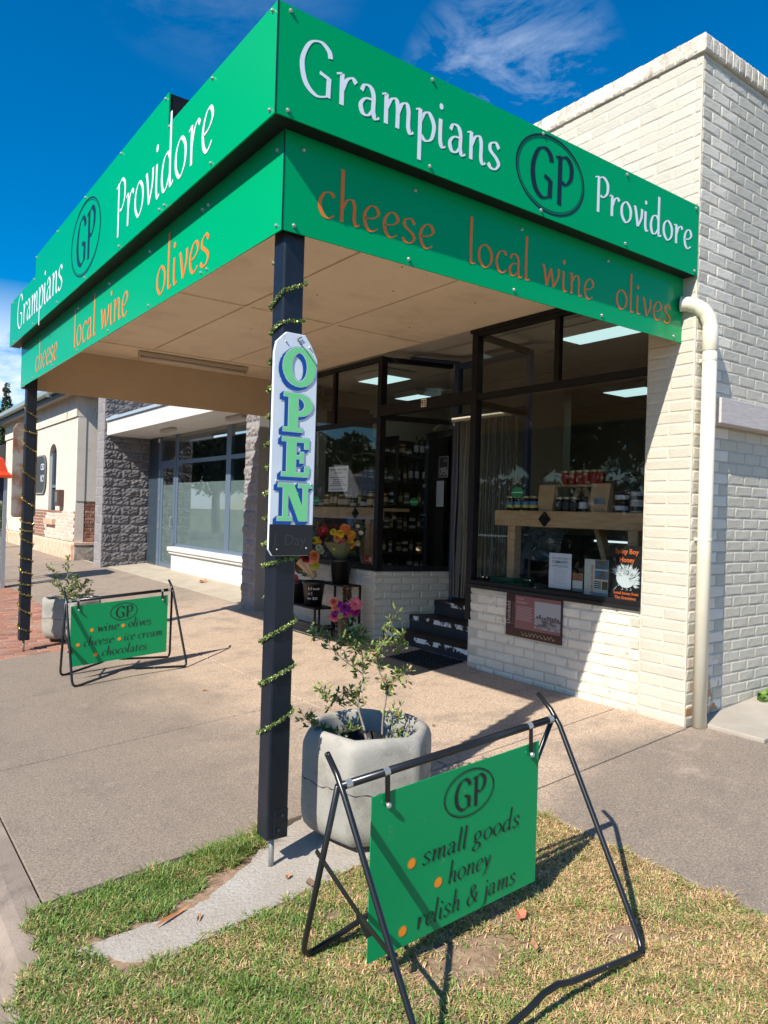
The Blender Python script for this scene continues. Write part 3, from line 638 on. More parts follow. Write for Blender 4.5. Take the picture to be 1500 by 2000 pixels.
for k in range(34):
    y = 2.375+k*.0288; dx = random.uniform(-.012, .012); b = MB()
    pts = [(4.045+dx+.010*math.sin(t*1.3+k), y+.004*math.sin(t*2+k*2), 2.49-t*(1.99/6)) for t in range(7)]
    b.add([(x, yy-.013, z) for x, yy, z in pts]+[(x-.006, yy, z) for x, yy, z in pts]+[(x, yy+.013, z) for x, yy, z in pts], [(i, i+7, i+8, i+1) for i in range(6)]+[(i+7, i+14, i+15, i+8) for i in range(6)])
    part('fly_strip', b, fcm[RNG.integers(5)], fc)
dmat = MB(); dmat.add([(2.62, 2.93, gz(2.62, 2.93)+.004), (3.30, 2.90, gz(3.30, 2.9)+.004), (3.30, 2.24, gz(3.3, 2.24)+.004), (2.62, 2.20, gz(2.62, 2.2)+.004)], [(3, 2, 1, 0)])
mt = thing('door_mat', 'black rubber mat on the footpath below the entrance steps', 'door mat', (2.95, 2.6, 0))
part('mat_base', dmat, mat('black_rubber', (.012, .012, .012), .7), mt)
b = MB()
for i in range(14):
    for j in range(13):
        x, y = 2.65+i*.047, 2.27+j*.05; b.box(x, x+.03, y, y+.012, gz(x, y)+.005, gz(x, y)+.016); b.box(x, x+.01, y+.013, y+.045, gz(x, y)+.005, gz(x, y)+.014)
o = part('rubber_studs', b, mat('black_rubber_top', (.02, .02, .02), .6), mt); o['kind'] = 'stuff'

# ================================================================== AWNING
aw = thing('awning', 'flat verandah awning with bright green sign fascias over the shop footpath', 'awning', (0, 0, 2.7))
ZL, ZB, ZT, ZR = 2.70, 3.15, 3.64, 3.83; W = 6.05; Dp = .106
b = MB(); b.box(0, .008, 0, W, ZL, 3.165); lp_s = part('fascia_panel', b, M_GREEN, aw, label='lower green fascia panel facing the street')
b = MB(); b.box(.0085, XF-.002, 0, .008, ZL, 3.165); lp_e = part('fascia_panel', b, M_GREEN, aw, label='lower green fascia panel on the end beside the post')
b = MB(); b.prism([(-Dp, ZB), (W+Dp, ZB), (W+Dp, ZT), (4.86, ZT), (4.86, ZR), (1.23, ZR), (1.23, ZT), (-Dp, ZT)], 'x', -Dp, -Dp+.008)
up_s = part('fascia_panel', b, M_GREEN, aw, label='upper green fascia panel with a raised middle, facing the street')
b = MB(); b.box(-Dp+.0085, XF-.004, -Dp, -Dp+.008, ZB, ZT); up_e = part('fascia_panel', b, M_GREEN, aw, label='upper green fascia panel on the end beside the post')
b = MB(); b.box(-Dp+.009, -.001, -Dp+.009, W+Dp-.004, ZB+.006, ZT-.02); b.box(0, XF-.004, -Dp+.009, -.001, ZB+.006, ZT-.02)
b.box(-Dp+.009, .045, 1.235, 1.30, ZT-.018, ZR-.004); b.box(-Dp+.009, .03, 1.302, 4.85, ZT+.06, ZR-.006); part('sign_frame', b, M_BLACK, aw)
b = MB(); b.prism([(-Dp-.0012, -Dp-.0012), (-Dp+.0045, -Dp-.0012), (-Dp-.0012, -Dp+.0045)], 'z', ZB, ZT); b.prism([(-.0012, -.0012), (.0045, -.0012), (-.0012, .0045)], 'z', ZL, ZB); part('corner_trim', b, mat('dark_corner_trim', (.02, .06, .05), .4, metal=.4), aw)
b = MB(); b.box(.02, XF-.01, .02, W-.02, 3.23, 3.30); part('awning_deck', b, mat('awning_deck', (.3, .3, .29), .6), aw)
b = MB(); b.box(.009, XF-.004, W-.01, W, ZL-.01, 3.22); part('end_panel', b, M_TAN2, aw)
b = MB(); b.box(.009, .03, .009, W-.011, 2.72, 3.19); b.box(.031, XF-.01, .009, .03, 2.72, 3.19); part('fascia_lining', b, M_TAN2, aw)
for xa, xb in ((.032, 1.2), (1.2, 2.1), (2.1, XF-.002)):
    for ya, yb in ((.032, .50), (.50, 2.9), (2.9, 5.25), (5.25, 6.038)):
        b = MB(); b.box(xa+.003, xb-.003, ya+.003, yb-.003, 3.19, 3.20); part('soffit_sheet', b, M_TAN, aw)
b = MB(); b.box(.032, XF-.01, .032, 6.03, 3.207, 3.215); part('joint_shadow', b, mat('soffit_gap', (.12, .085, .05), .9), aw)
for (x, ya, yb) in ((1.2, .04, 5.2), (2.1, .04, 5.2)):
    b = MB(); b.box(x+.008, x+.048, ya, yb, 3.183, 3.1895); part('cover_strip', b, M_TAN, aw)
for ya in (2.9, 5.25):
    b = MB(); b.box(.04, 3.2, ya+.012, ya+.04, 3.1825, 3.1892); part('cover_strip', b, M_TAN, aw)
b = MB()
for (x, y) in ((.8, .8), (1.6, 1.2), (1.9, 1.7), (2.6, 1.5), (1.5, 2.2), (.6, 3.4), (1.6, 3.6), (2.5, 4.2), (2.7, 2.5), (.5, 1.9)): b.box(x, x+.012, y, y+.012, 3.187, 3.1899)
part('nail_heads', b, mat('nail', (.08, .06, .05), .7), aw, kind='stuff')
bolt0 = MB(); bolt0.lathe((0, 0, 0), [(.010, 0), (.010, .004), (.006, .010), (.002, .012)], 6)
bme = None
def bolts(pts, nrm, parent):
    global bme
    for p in pts:
        if bme is None: bme = mesh_of('bolt', bolt0.v, bolt0.f, M_BOLT)
        o = bpy.data.objects.new('bolt', bme); COL.objects.link(o); o.parent = parent
        q = Vector((0, 0, 1)).rotation_difference(Vector(nrm)); o.matrix_local = rootm(parent).inverted() @ (Matrix.Translation(p) @ q.to_matrix().to_4x4())
bolts([(x, -Dp, z) for x in (-.045, .765, 1.59, 2.375, 3.165) for z in (3.178, 3.615)], (0, -1, 0), up_e)
bolts([(x, 0, 2.73) for x in (.06, .73, 1.50, 2.30, 3.10)]+[(x, 0, 3.09) for x in (.10, .76, 1.55, 2.35)], (0, -1, 0), lp_e)
bolts([(-Dp, y, 3.178) for y in (-.06, .58, 1.25, 1.33, 2.12, 3.0, 3.9, 4.9, 5.9)]+[(-Dp, y, ZT-.025) for y in (-.06, .59, 1.20, 4.9, 6.0)]+[(-Dp, y, ZR-.02) for y in (1.28, 2.13, 3.04, 3.95, 4.82)], (-1, 0, 0), up_s)
bolts([(0, y, 2.73) for y in (.05, .85, .93, 1.8, 2.7, 3.6, 4.5, 5.4, 5.9)]+[(0, y, 3.08) for y in (.06, .85, .93, 1.8, 2.7, 3.6)], (-1, 0, 0), lp_s)
E_ux, E_n = (1, 0, 0), (0, -1, 0); S_ux, S_n = (0, -1, 0), (-1, 0, 0)
lettering('Grampians', (.0, -Dp, 3.30), E_ux, E_n, 1.27, .145, M_WHITEL, up_e, 'white word Grampians', bold=1.05)
emblem((1.67, -Dp, 3.40), E_ux, E_n, .295, .225, up_e)
lettering('Providore', (2.065, -Dp, 3.315), E_ux, E_n, 1.07, .128, M_WHITEL, up_e, 'white word Providore', bold=1.15)
lettering('cheese', (.18, 0, 2.815), E_ux, E_n, .73, .125, M_ORANGE, lp_e, 'orange word cheese', bold=.85)
lettering('local wine', (1.14, 0, 2.81), E_ux, E_n, 1.09, .125, M_ORANGE, lp_e, 'orange words local wine', bold=.85)
lettering('olives', (2.44, 0, 2.81), E_ux, E_n, .64, .125, M_ORANGE, lp_e, 'orange word olives', bold=.85)
lettering('Grampians', (-Dp, 5.74, 3.27), S_ux, S_n, 2.04, .205, M_WHITEL, up_s, 'white word Grampians', bold=.85)
emblem((-Dp, 3.02, 3.49), S_ux, S_n, .43, .29, up_s)
lettering('Providore', (-Dp, 2.21, 3.265), S_ux, S_n, 1.67, .215, M_WHITEL, up_s, 'white word Providore', bold=.85)
lettering('cheese', (0, 5.28, 2.77), S_ux, S_n, .97, .155, M_ORANGE, lp_s, 'orange word cheese', bold=.85)
lettering('local wine', (0, 3.72, 2.765), S_ux, S_n, 1.5, .165, M_ORANGE, lp_s, 'orange words local wine', bold=.85)
lettering('olives', (0, 1.66, 2.76), S_ux, S_n, .86, .17, M_ORANGE, lp_s, 'orange word olives', bold=.85)

# fluorescent batten under the awning
lt = thing('batten_light', 'long unlit fluorescent batten light under the far end of the awning soffit', 'light', (1.8, 5.42, 3.18))
b = MB(); b.box(1.1, 2.45, 5.40, 5.46, 3.135, 3.1815); part('housing', b, mat('dusty_white_enamel', (.55, .47, .36), .5), lt, bevel=.004)
b = MB(); b.tube([(1.12, 5.43, 3.118), (2.43, 5.43, 3.118)], .016, 8); part('lamp_tube', b, mat('opal_tube', (.62, .55, .47), .3), lt, smooth=True)
for x in (1.105, 2.42): b = MB(); b.box(x, x+.02, 5.41, 5.45, 3.095, 3.134); part('lamp_holder', b, mat('dusty_white_enamel', (1, 1, 1)), lt)

# ================================================================== POSTS
def awning_post(x0, y0, w, zb, zt, label, gzv):
    t = thing('awning_post', label, 'post', (x0+w/2, y0+w/2, gzv), 0)
    b = MB(); b.box(x0, x0+w, y0, y0+w, zb, zt); part('shaft', b, M_NAVY, t, bevel=.009)
    b = MB(); b.tube([(x0+w/2, y0+w/2, gzv-.02), (x0+w/2, y0+w/2, zb+.01)], .0125, 10); part('foot_pipe', b, mat('galvanised_pipe', (.35, .37, .37), .45, metal=.6), t, smooth=True)
    b = MB(); b.box(x0+.03, x0+w-.004, y0-.006, y0-.0005, zb+.005, zb+.14); pt = part('foot_plate', b, M_NAVY, t, bevel=.002)
    for dx, dz in ((.078, .105), (.06, .04)):
        b = MB(); b.v = []; b.tube([(x0+dx, y0-.0055, zb+dz), (x0+dx, y0-.022, zb+dz)], .013, 6); part('bolt', b, M_NAVY, pt)
    return t
awning_post(.038, .038, .108, -.105, 3.185, 'near blue black square awning post carrying the OPEN sign', gz(.09, .09))
awning_post(.038, 5.90, .108, -.10, 3.185, 'far blue black square awning post wound with gold tinsel', gz(.09, 5.95))

def garland(x0, y0, w, turns, label, m1, m2, seed, fl):
    """tinsel wound round a square post; turns = list of (z at start, z at end) for each lap"""
    rr = random.Random(seed); path = []
    c = [(x0-.008, y0+w+.008), (x0-.008, y0-.008), (x0+w+.008, y0-.008), (x0+w+.008, y0+w+.008)]
    for za, zb_ in turns:
        for k in range(4):
            p, q = c[k], c[(k+1) % 4]
            for t in range(8):
                s_ = (k+t/8)/4; path.append((p[0]+(q[0]-p[0])*t/8, p[1]+(q[1]-p[1])*t/8, za+(zb_-za)*s_))
    t = thing('tinsel_garland', label, 'tinsel', (x0+w/2, y0+w/2, turns[0][0]))
    b = MB(); b.tube([(p[0]+rr.uniform(-.002, .002), p[1]+rr.uniform(-.002, .002), p[2]) for p in path], .0035, 5, False); part('string', b, m2, t)
    b = MB()
    for i in range(len(path)-1):
        for k in range(fl):
            u = rr.random(); P_ = Vector(path[i]).lerp(Vector(path[i+1]), u); D_2 = Vector((rr.gauss(0, 1), rr.gauss(0, 1), rr.gauss(0, 1))).normalized(); S_2 = D_2.cross(Vector((rr.gauss(0, 1), rr.gauss(0, 1), rr.gauss(0, 1)))).normalized()
            L = rr.uniform(.010, .017); b.cur = rr.randrange(2); b.add([P_, P_+D_2*L*.6+S_2*.0032, P_+D_2*L, P_+D_2*L*.6-S_2*.0032], [(0, 1, 2, 3)])
    o = part('tinsel', b, [m1, m2], t); o['kind'] = 'stuff'; return t
MT1 = mat('green_gold_tinsel', (.38, .45, .12), .35, metal=.25); MT2 = mat('dark_tinsel', (.10, .15, .05), .4, metal=.2)
MG1 = mat('gold_tinsel', (.70, .50, .12), .28, metal=.7); MG2 = mat('dull_gold_tinsel', (.32, .23, .06), .35, metal=.5)
zs = [1.16, 1.26, 1.38, 1.50, 1.62, 1.73, 1.86, 1.99, 2.12, 2.26, 2.38, 2.60]
garland(.038, .038, .108, [(zs[i], zs[i+1]) for i in range(len(zs)-1)], 'green gold tinsel wound round the upper near post behind the OPEN sign', MT1, MT2, 3, 20)
garland(.038, .038, .108, [(.37, .60), (.60, .80), (.80, 1.02)], 'green gold tinsel wound loosely round the lower near post', MT1, MT2, 4, 22)
zz = [2.50, 2.24, 2.13, 1.84, 1.52, 1.24, 1.13, 1.08, .85, .71, .55, .46, .31, .07, -.07]
garland(.038, 5.90, .108, [(zz[i], zz[i+1]) for i in range(len(zz)-1)], 'gold tinsel spiralling down the far awning post', MG1, MG2, 5, 9)

# ================================================================== OPEN SIGN on the near post
os_ = thing('open_board', 'tall white hand painted OPEN board hung on the near awning post', 'sign', (.1, .03, 1.7))
x0, x1, zb, zt = -.012, .218, 1.215, 2.245; yo = .030
out = [(x0+.02, zb), (x1-.02, zb), (x1, zb+.03), (x1, zt-.11), (x1-.035, zt-.045), (x1-.07, zt), (x0+.06, zt), (x0+.01, zt-.05), (x0, zt-.10), (x0, zb+.03)]
out = [(x, z) for x, z in out]
b = MB(); b.prism(out, 'y', yo-.016, yo); part('board', b, mat('worn_white_board', (.80, .86, .90), .45, (.72, .78, .84), 5., dirt=(.30, .32, .33), dscale=9, dlo=.62, dhi=.76), os_, bevel=.003)
yf = yo-.0165
band = [(x0+.02, zb+.002), (x1-.02, zb+.002), (x1-.001, zb+.03), (x1-.001, zb+.145), (x0+.001, zb+.145), (x0+.001, zb+.03)]
b = MB(); b.prism(band, 'y', yf-.0025, yf); part('base_band', b, mat('scuffed_black_band', (.012, .013, .016), .4, dirt=(.30, .33, .36), dscale=14, dlo=.68, dhi=.72), os_)
sans('J. Day', (.01, yf-.003, zb+.05), (1, 0, 0), (0, -1, 0), .07, mat('ghost_black', (.035, .038, .045), .3), os_, width=.17, name='signature')
MB_BLUE = mat('blue_sign_paint', (.0, .075, .34), .4); MB_MINT = mat('mint_sign_paint', (.19, .74, .28), .45, (.22, .68, .30), 20); MB_RIM = mat('white_sign_paint', (.62, .72, .80), .45)
# slab letters as convex pieces in a 1 x 1 box
def ring(cx, cy, rx, ry, tx, ty, n=28, a0=0, a1=2*math.pi):
    q = []
    for i in range(n):
        a, b_ = a0+(a1-a0)*i/n, a0+(a1-a0)*(i+1)/n
        q.append([(cx+rx*math.cos(a), cy+ry*math.sin(a)), (cx+rx*math.cos(b_), cy+ry*math.sin(b_)), (cx+(rx-tx)*math.cos(b_), cy+(ry-ty)*math.sin(b_)), (cx+(rx-tx)*math.cos(a), cy+(ry-ty)*math.sin(a))])
    return q
def rc(a, b_, c, d): return [(a, c), (b_, c), (b_, d), (a, d)]
LT = {'O': ring(.5, .5, .50, .50, .27, .13),
      'P': [rc(.20, .50, .09, .91), rc(.04, .66, 0, .10), rc(.04, .5, .90, 1.)]+ring(.50, .705, .48, .295, .27, .11, 14, -math.pi/2, math.pi/2),
      'E': [rc(.20, .50, .09, .91), rc(.04, .92, 0, .10), rc(.04, .92, .90, 1.), rc(.80, .95, .085, .27), rc(.78, .92, .73, .915), rc(.5, .66, .46, .55), rc(.64, .76, .36, .64)],
      'N': [rc(.17, .31, .09, .91), rc(.02, .44, 0, .10), rc(.02, .36, .90, 1.), [(.20, 1.0), (.47, 1.0), (.90, 0), (.62, 0)], rc(.74, .88, .0, .91), rc(.60, 1.0, .90, 1.)]}
def letter(ch, xa, xb, za, zb_):
    sx_, sz_ = xb-xa, zb_-za; lay_ = []
    def piece(mb, pcs, dx, dz, grow, lift):
        for i, q in enumerate(pcs):
            cx_ = sum(p[0] for p in q)/len(q); cy_ = sum(p[1] for p in q)/len(q); v = []
            for p in q:
                X, Z = xa+p[0]*sx_+dx, za+p[1]*sz_+dz; C1, C2 = xa+cx_*sx_+dx, za+cy_*sz_+dz
                gx = grow*(1 if X > C1+1e-6 else -1 if X < C1-1e-6 else 0); g2 = grow*(1 if Z > C2+1e-6 else -1 if Z < C2-1e-6 else 0)
                v.append((X+gx, yf-lift-(i % 3)*.00008-i*.000004, Z+g2))
            mb.add(v, [tuple(range(len(v)))])
    b = MB()
    for k in range(7): piece(b, LT[ch], -.017*k/6, -.015*k/6, .0045, .0004+.0003*k)
    L_ = part('letter', b, MB_BLUE, os_, label='letter %s, mint green with blue shadow' % ch)
    b = MB(); piece(b, LT[ch], 0, 0, .0028, .0030); part('letter_rim', b, MB_RIM, L_)
    b = MB(); piece(b, LT[ch], 0, 0, 0, .0034); part('letter_face', b, MB_MINT, L_)
letter('O', .032, .208, 2.000, 2.182); letter('P', .036, .200, 1.790, 1.968); letter('E', .034, .194, 1.583, 1.762); letter('N', .022, .205, 1.378, 1.550)
b = MB(); b.tube([(.115, yf-.004, 2.205), (.105, yf-.004, 2.218), (.125, yf-.004, 2.232)], .0025, 5); b.tube([(.105, yf-.004, 2.213), (.16, yf-.004, 2.165), (.214, yf-.004, 2.105)], .0016, 5); part('wire', b, M_BLACK, os_)
b = MB()
for x, z in ((.045, 2.2), (.17, 2.19), (.016, 1.56), (.2, 1.55), (.03, 1.245), (.185, 1.25)): b.ball((x, yf-.002, z), .005, 6, 4)
part('nail_heads', b, M_BOLT, os_, kind='stuff')

# ================================================================== A-FRAME SIGNS
def aframe(name_label, cx, cy, ang, hb, hw, fw_, fs, fr, pw, ph, pu, lines, el, rot_group, textsize, fc=0.):
    g0 = gz(cx, cy); t = thing('sandwich_board', name_label, 'pavement sign', (cx, cy, g0), R(ang), rot_group)
    a = R(ang); u = Vector((math.cos(a), math.sin(a), 0)); w = Vector((-math.sin(a), math.cos(a), 0))
    sl = .07913*u.x+.004414*u.y; slw = .07913*w.x+.004414*w.y
    def Lc(A, B, H, ground=True): return (A, B, H+sl*A+(slw*B if ground else 0))
    for s_, lab in ((-1, 'front'), (1, 'rear')):
        f = -fs if s_ < 0 else fr; hd = .085; r_ = .0115; rr_ = .05
        legs = []
        for e in (-1, 1):
            top = Lc(e*(hw-.005), hd*1.15, hb+.085, False); bar = Lc(e*hw, 0.012*s_, hb, False); foot = Lc(e*fw_+fc, f, .012)
            F, Bv = Vector(foot), Vector(bar); d = (F-Bv).normalized()
            head = [top, tuple(Vector(top).lerp(Bv, .62)+Vector((0, -.006, 0))), tuple(Bv+d*.03)] if s_ < 0 else [tuple(Bv)]
            legs.append(head+[ tuple(F-d*rr_), tuple(F-d*rr_*.35+Vector((-e*.006, 0, 0))), tuple(F+Vector((-e*.02, 0, 0))), tuple(F+Vector((-e*rr_, 0, 0)))])
        k0 = Lc(-.12, f+.0, .085); k1 = Lc(-.03, f, .09)
        kk = Lc(.0, f, .085)
        pts = legs[0]+[Lc(-.10, f, .070), Lc(-.04, f, .09), Lc(.03, f, .09), Lc(.10, f, .070)]+legs[1][::-1]
        b = MB(); b.tube(pts, r_, 8); part('leg_frame', b, M_TUBE, t, local=True, smooth=True, label=lab+' tube leg frame')
    b = MB(); b.tube([Lc(-hw, 0, hb, False), Lc(hw, 0, hb, False)], .0155, 10); rail = part('top_bar', b, M_TUBE, t, local=True, smooth=True)
    b = MB()
    for e in (-1, 1):
        b.tube([Lc(e*(hw-.045), 0, hb, False), Lc(e*(hw-.02), 0, hb, False)], .0162, 10)
        b.tube([Lc(pu+e*(pw-.06)-.012, 0, hb, False), Lc(pu+e*(pw-.06)+.012, 0, hb, False)], .0163, 10)
    part('worn_collar', b, M_BOLT, rail, local=True)
    pt = PT
    n_ = (0, -1, 0); ux = (1, 0, sl*.9); P = lambda A, H: (A, -.002, H+sl*A)
    b = MB(); q = [(pu-pw, pt-ph), (pu+pw, pt-ph), (pu+pw, pt), (pu-pw, pt)]
    b.add([(A, y, H+sl*A) for y in (-.004, .0) for A, H in q], [(0, 1, 2, 3), (7, 6, 5, 4), (0, 4, 5, 1), (1, 5, 6, 2), (2, 6, 7, 3), (3, 7, 4, 0)])
    pn = part('panel', b, M_GREEN2, t, local=True)
    for e in (-1, 1):
        c = pu+e*(pw-.06); b = MB(); b.bar((c, -.012, hb-.01+sl*c), (c+.004, -.012, pt-.045+sl*c), .02, .004, (0, 1, 0)); hg = part('hanger', b, M_TUBE, t, local=True)
        b = MB(); b.ball((c+.004, -.020, pt-.04+sl*c), .011, 8, 5); part('bolt', b, M_BOLT, hg, local=True)
    # folding stay on the left
    b = MB(); q0 = Vector(Lc(-hw, 0, hb, False)); q1 = Vector(Lc(-fw_+fc, fr, .012)); q2 = Vector(Lc(-fw_+fc, -fs, .012))
    ra, rb_ = q0.lerp(q1, .42), q0.lerp(q2, .60); mid = Vector((ra.x+.02, (ra.y+rb_.y)/2+.0, (ra.z+rb_.z)/2-.035))
    out_ = ra+(ra-mid).normalized()*.05
    b.bar(out_, mid, .004, .02); b.bar(mid, rb_, .004, .02); b.bar(mid, mid+Vector((.03, -.02, -.075)), .004, .022); b.tube([rb_-Vector((.02, 0, 0)), rb_+Vector((.02, 0, 0))], .007, 6)
    part('stay', b, M_TUBE, t, local=True)
    # print
    uzv = (0, 0, 1); save = WM[t.name]; WM[t.name] = Matrix.Identity(4)
    ex, ez, erx, ery = el; O = lambda A, H: (A, -.0045, H+sl*A)
    emblem(O(ex, ez), ux, n_, erx, ery, pn, .0042)
    for txt, A, H, wd, xh_, dots in lines:
        lettering(txt, O(A, H), ux, n_, wd, xh_, M_BLACKL, pn, 'black words '+txt, bold=.92, slant=.16)
    for txt, A, H, wd, xh_, dots in lines:
        for dx, dz in dots:
            b = MB(); disc(b, O(A+dx, H+dz), ux, uzv, n_, textsize, textsize, .0015); b.cur = 1; disc(b, O(A+dx, H+dz), ux, uzv, n_, textsize*1.25, textsize*1.25, .0008)
            part('bullet_dot', b, [mat('orange_dot', (.85, .27, .02), .4), mat('dot_halo', (.30, .27, .05), .4)], pn)
    WM[t.name] = save
    return t
# big one on the lawn: panel runs from (pu-pw) to (pu+pw); print positions measured on the panel
PT = .752-.075; PU, PW = .017, .428
def q_(fx, fy): return (PU-PW+2*PW*fx, PT-.59*fy)
ln = []
for txt, fx, fy, wf, xh_, dots in (('small goods', .275, .540, .60, .044, [(-.048, .024)]), ('honey', .425, .735, .265, .044, [(-.045, .024)]), ('relish & jams', .25, .935, .61, .044, [(-.060, .02)])):
    A, H = q_(fx, fy); ln.append((txt, A, H, wf*2*PW, xh_, dots))
eA, eH = q_(.545, .185)
aframe('large green board for small goods, honey, relish and jams standing on the lawn', .373, -.878, -.68, .752, .545, .508, .49, .285, PW, .59, PU, ln, (eA, eH, .132, .092), 'hanging pavement boards on tube frames', .017)
PT = .745-.05; PU, PW = .0, .455
def q2(fx, fy): return (PU-PW+2*PW*fx, PT-.565*fy)
ln = []
for txt, fx, fy, wf, xh_, dots in (('wine', .255, .475, .225, .047, [(-.042, .022)]), ('olives', .575, .470, .25, .047, [(-.045, .022)]), ('cheese', .125, .690, .305, .047, [(-.045, .022)]), ('ice cream', .535, .690, .415, .047, [(-.040, .022)]), ('chocolates', .31, .895, .475, .047, [(-.05, .022)])):
    A, H = q2(fx, fy); ln.append((txt, A, H, wf*2*PW, xh_, dots))
eA, eH = q2(.53, .19)
aframe('distant green board for wine, olives, cheese and chocolates on the footpath by the far planter', .62, 4.22, -1, .745, .50, .53, .25, .25, PW, .565, PU, ln, (eA, eH, .13, .085), 'hanging pavement boards on tube frames', .016, .05)

# ================================================================== CONCRETE PLANTERS
def planter_mb(cx, cy, zb, h, Rr, rot):
    """hexagonal tub with rounded corners, scooped rim and a casting line"""
    b = MB(); n = 72
    def rad(a, k):      # superellipse-like hexagon, k = roundness
        a = (a-rot) % (math.pi/3)-math.pi/6; hexr = Rr*math.cos(math.pi/6)/math.cos(a)
        return hexr*(1-k)+Rr*.925*k
    prof = []
    for z, s_, k in ((0, .80, .3), (.012, .87, .28), (.045, .955, .26), (.09, .99, .24), (.14, 1.0, .22)): prof.append((z, s_, k, 0))
    zc = h*.52
    for z, s_, k in ((zc, 1.0, .22),): prof.append((z, s_, k, 0))
    for z, s_, k, sc in ((h-.12, 1.0, .20, 0), (h-.075, .995, .25, .1), (h-.04, .98, .40, .5), (h-.015, .945, .6, .8), (h-.002, .895, .85, 1), (h, .84, .95, 1), (h-.006, .80, 1, 1), (h-.022, .782, 1, 1), (h-.06, .75, 1, .6), (h-.18, .74, 1, 0)): prof.append((z, s_, k, sc))
    rr = random.Random(5)
    for z, s_, k, sc in prof:
        for i in range(n):
            a = 2*math.pi*i/n; r = rad(a, k*.55 if sc < .5 else k)*s_; ph = (a-rot) % (math.pi/3)-math.pi/6
            dz = -sc*.012*(abs(ph)/(math.pi/6))**2
            if s_ == 5: dz = .008*math.sin(a*7+1)+.004*math.sin(a*19)
            b.v.append((cx+r*math.cos(a), cy+r*math.sin(a), zb+z+dz))
    m_ = len(prof)
    b.f = [(i*n+k, i*n+(k+1) % n, (i+1)*n+(k+1) % n, (i+1)*n+k) for i in range(m_-1) for k in range(n)]+[tuple(range(n))[::-1]]; b.mi = [0]*len(b.f)
    return b
M_POT = mat('potting_soil', (.035, .026, .02), .95, (.07, .05, .035), 30, bump=.8, bscale=60)
def planter(cx, cy, zb, h, Rr, rot, label):
    t = thing('concrete_planter', label, 'planter', (cx, cy, zb), 0, 'hexagonal concrete planters')
    part('tub', planter_mb(cx, cy, zb, h, Rr, rot), M_CONC, t, smooth=True)
    ck = MB(); n = 72
    for i in range(n+1):
        a = 2*math.pi*i/n; aa = (a-rot) % (math.pi/3)-math.pi/6; hexr = Rr*math.cos(math.pi/6)/math.cos(aa); r = (hexr*(1-.121)+Rr*.93*.121)*1.002; dz = .008*math.sin(a*7+1)+.004*math.sin(a*19)+.003*math.sin(a*43)
        for q in (-1, 1): ck.v.append((cx+r*math.cos(a), cy+r*math.sin(a), zb+h*.52+dz+q*(.0022+.0012*math.sin(a*31))))
    ck.f = [(2*i, 2*i+1, 2*i+3, 2*i+2) for i in range(n)]; ck.mi = [0]*n; part('crack', ck, M_DARKG, t)
    b = MB(); b.lathe((cx, cy, zb+h-.17), [(.0, 0), (Rr*.78, .0)], 24, False); part('soil', b, M_POT, t)
    b = MB(); b.lathe((cx-.06, cy-.02, zb+h-.17), [(.10, 0), (.115, .11), (.12, .11), (.105, 0)], 20, False); part('inner_pot', b, M_BLACK, t, smooth=True)
    b = MB()
    for k in range(3): a = rot+.4+k*2.1; b.lathe((cx+.18*math.cos(a), cy+.18*math.sin(a), zb-.035), [(.03, 0), (.035, .04)], 8)
    part('foot', b, mat('planter_foot', (.1, .09, .08), .9), t); return t
PC = (.65, .11); planter(PC[0], PC[1], -.185, .525, .352, R(234+17+30), 'near concrete planter with a crack line, behind the lawn sign')
planter(.68, 6.33, -.155, .47, .37, R(20), 'far concrete planter beside the tinsel wound post')

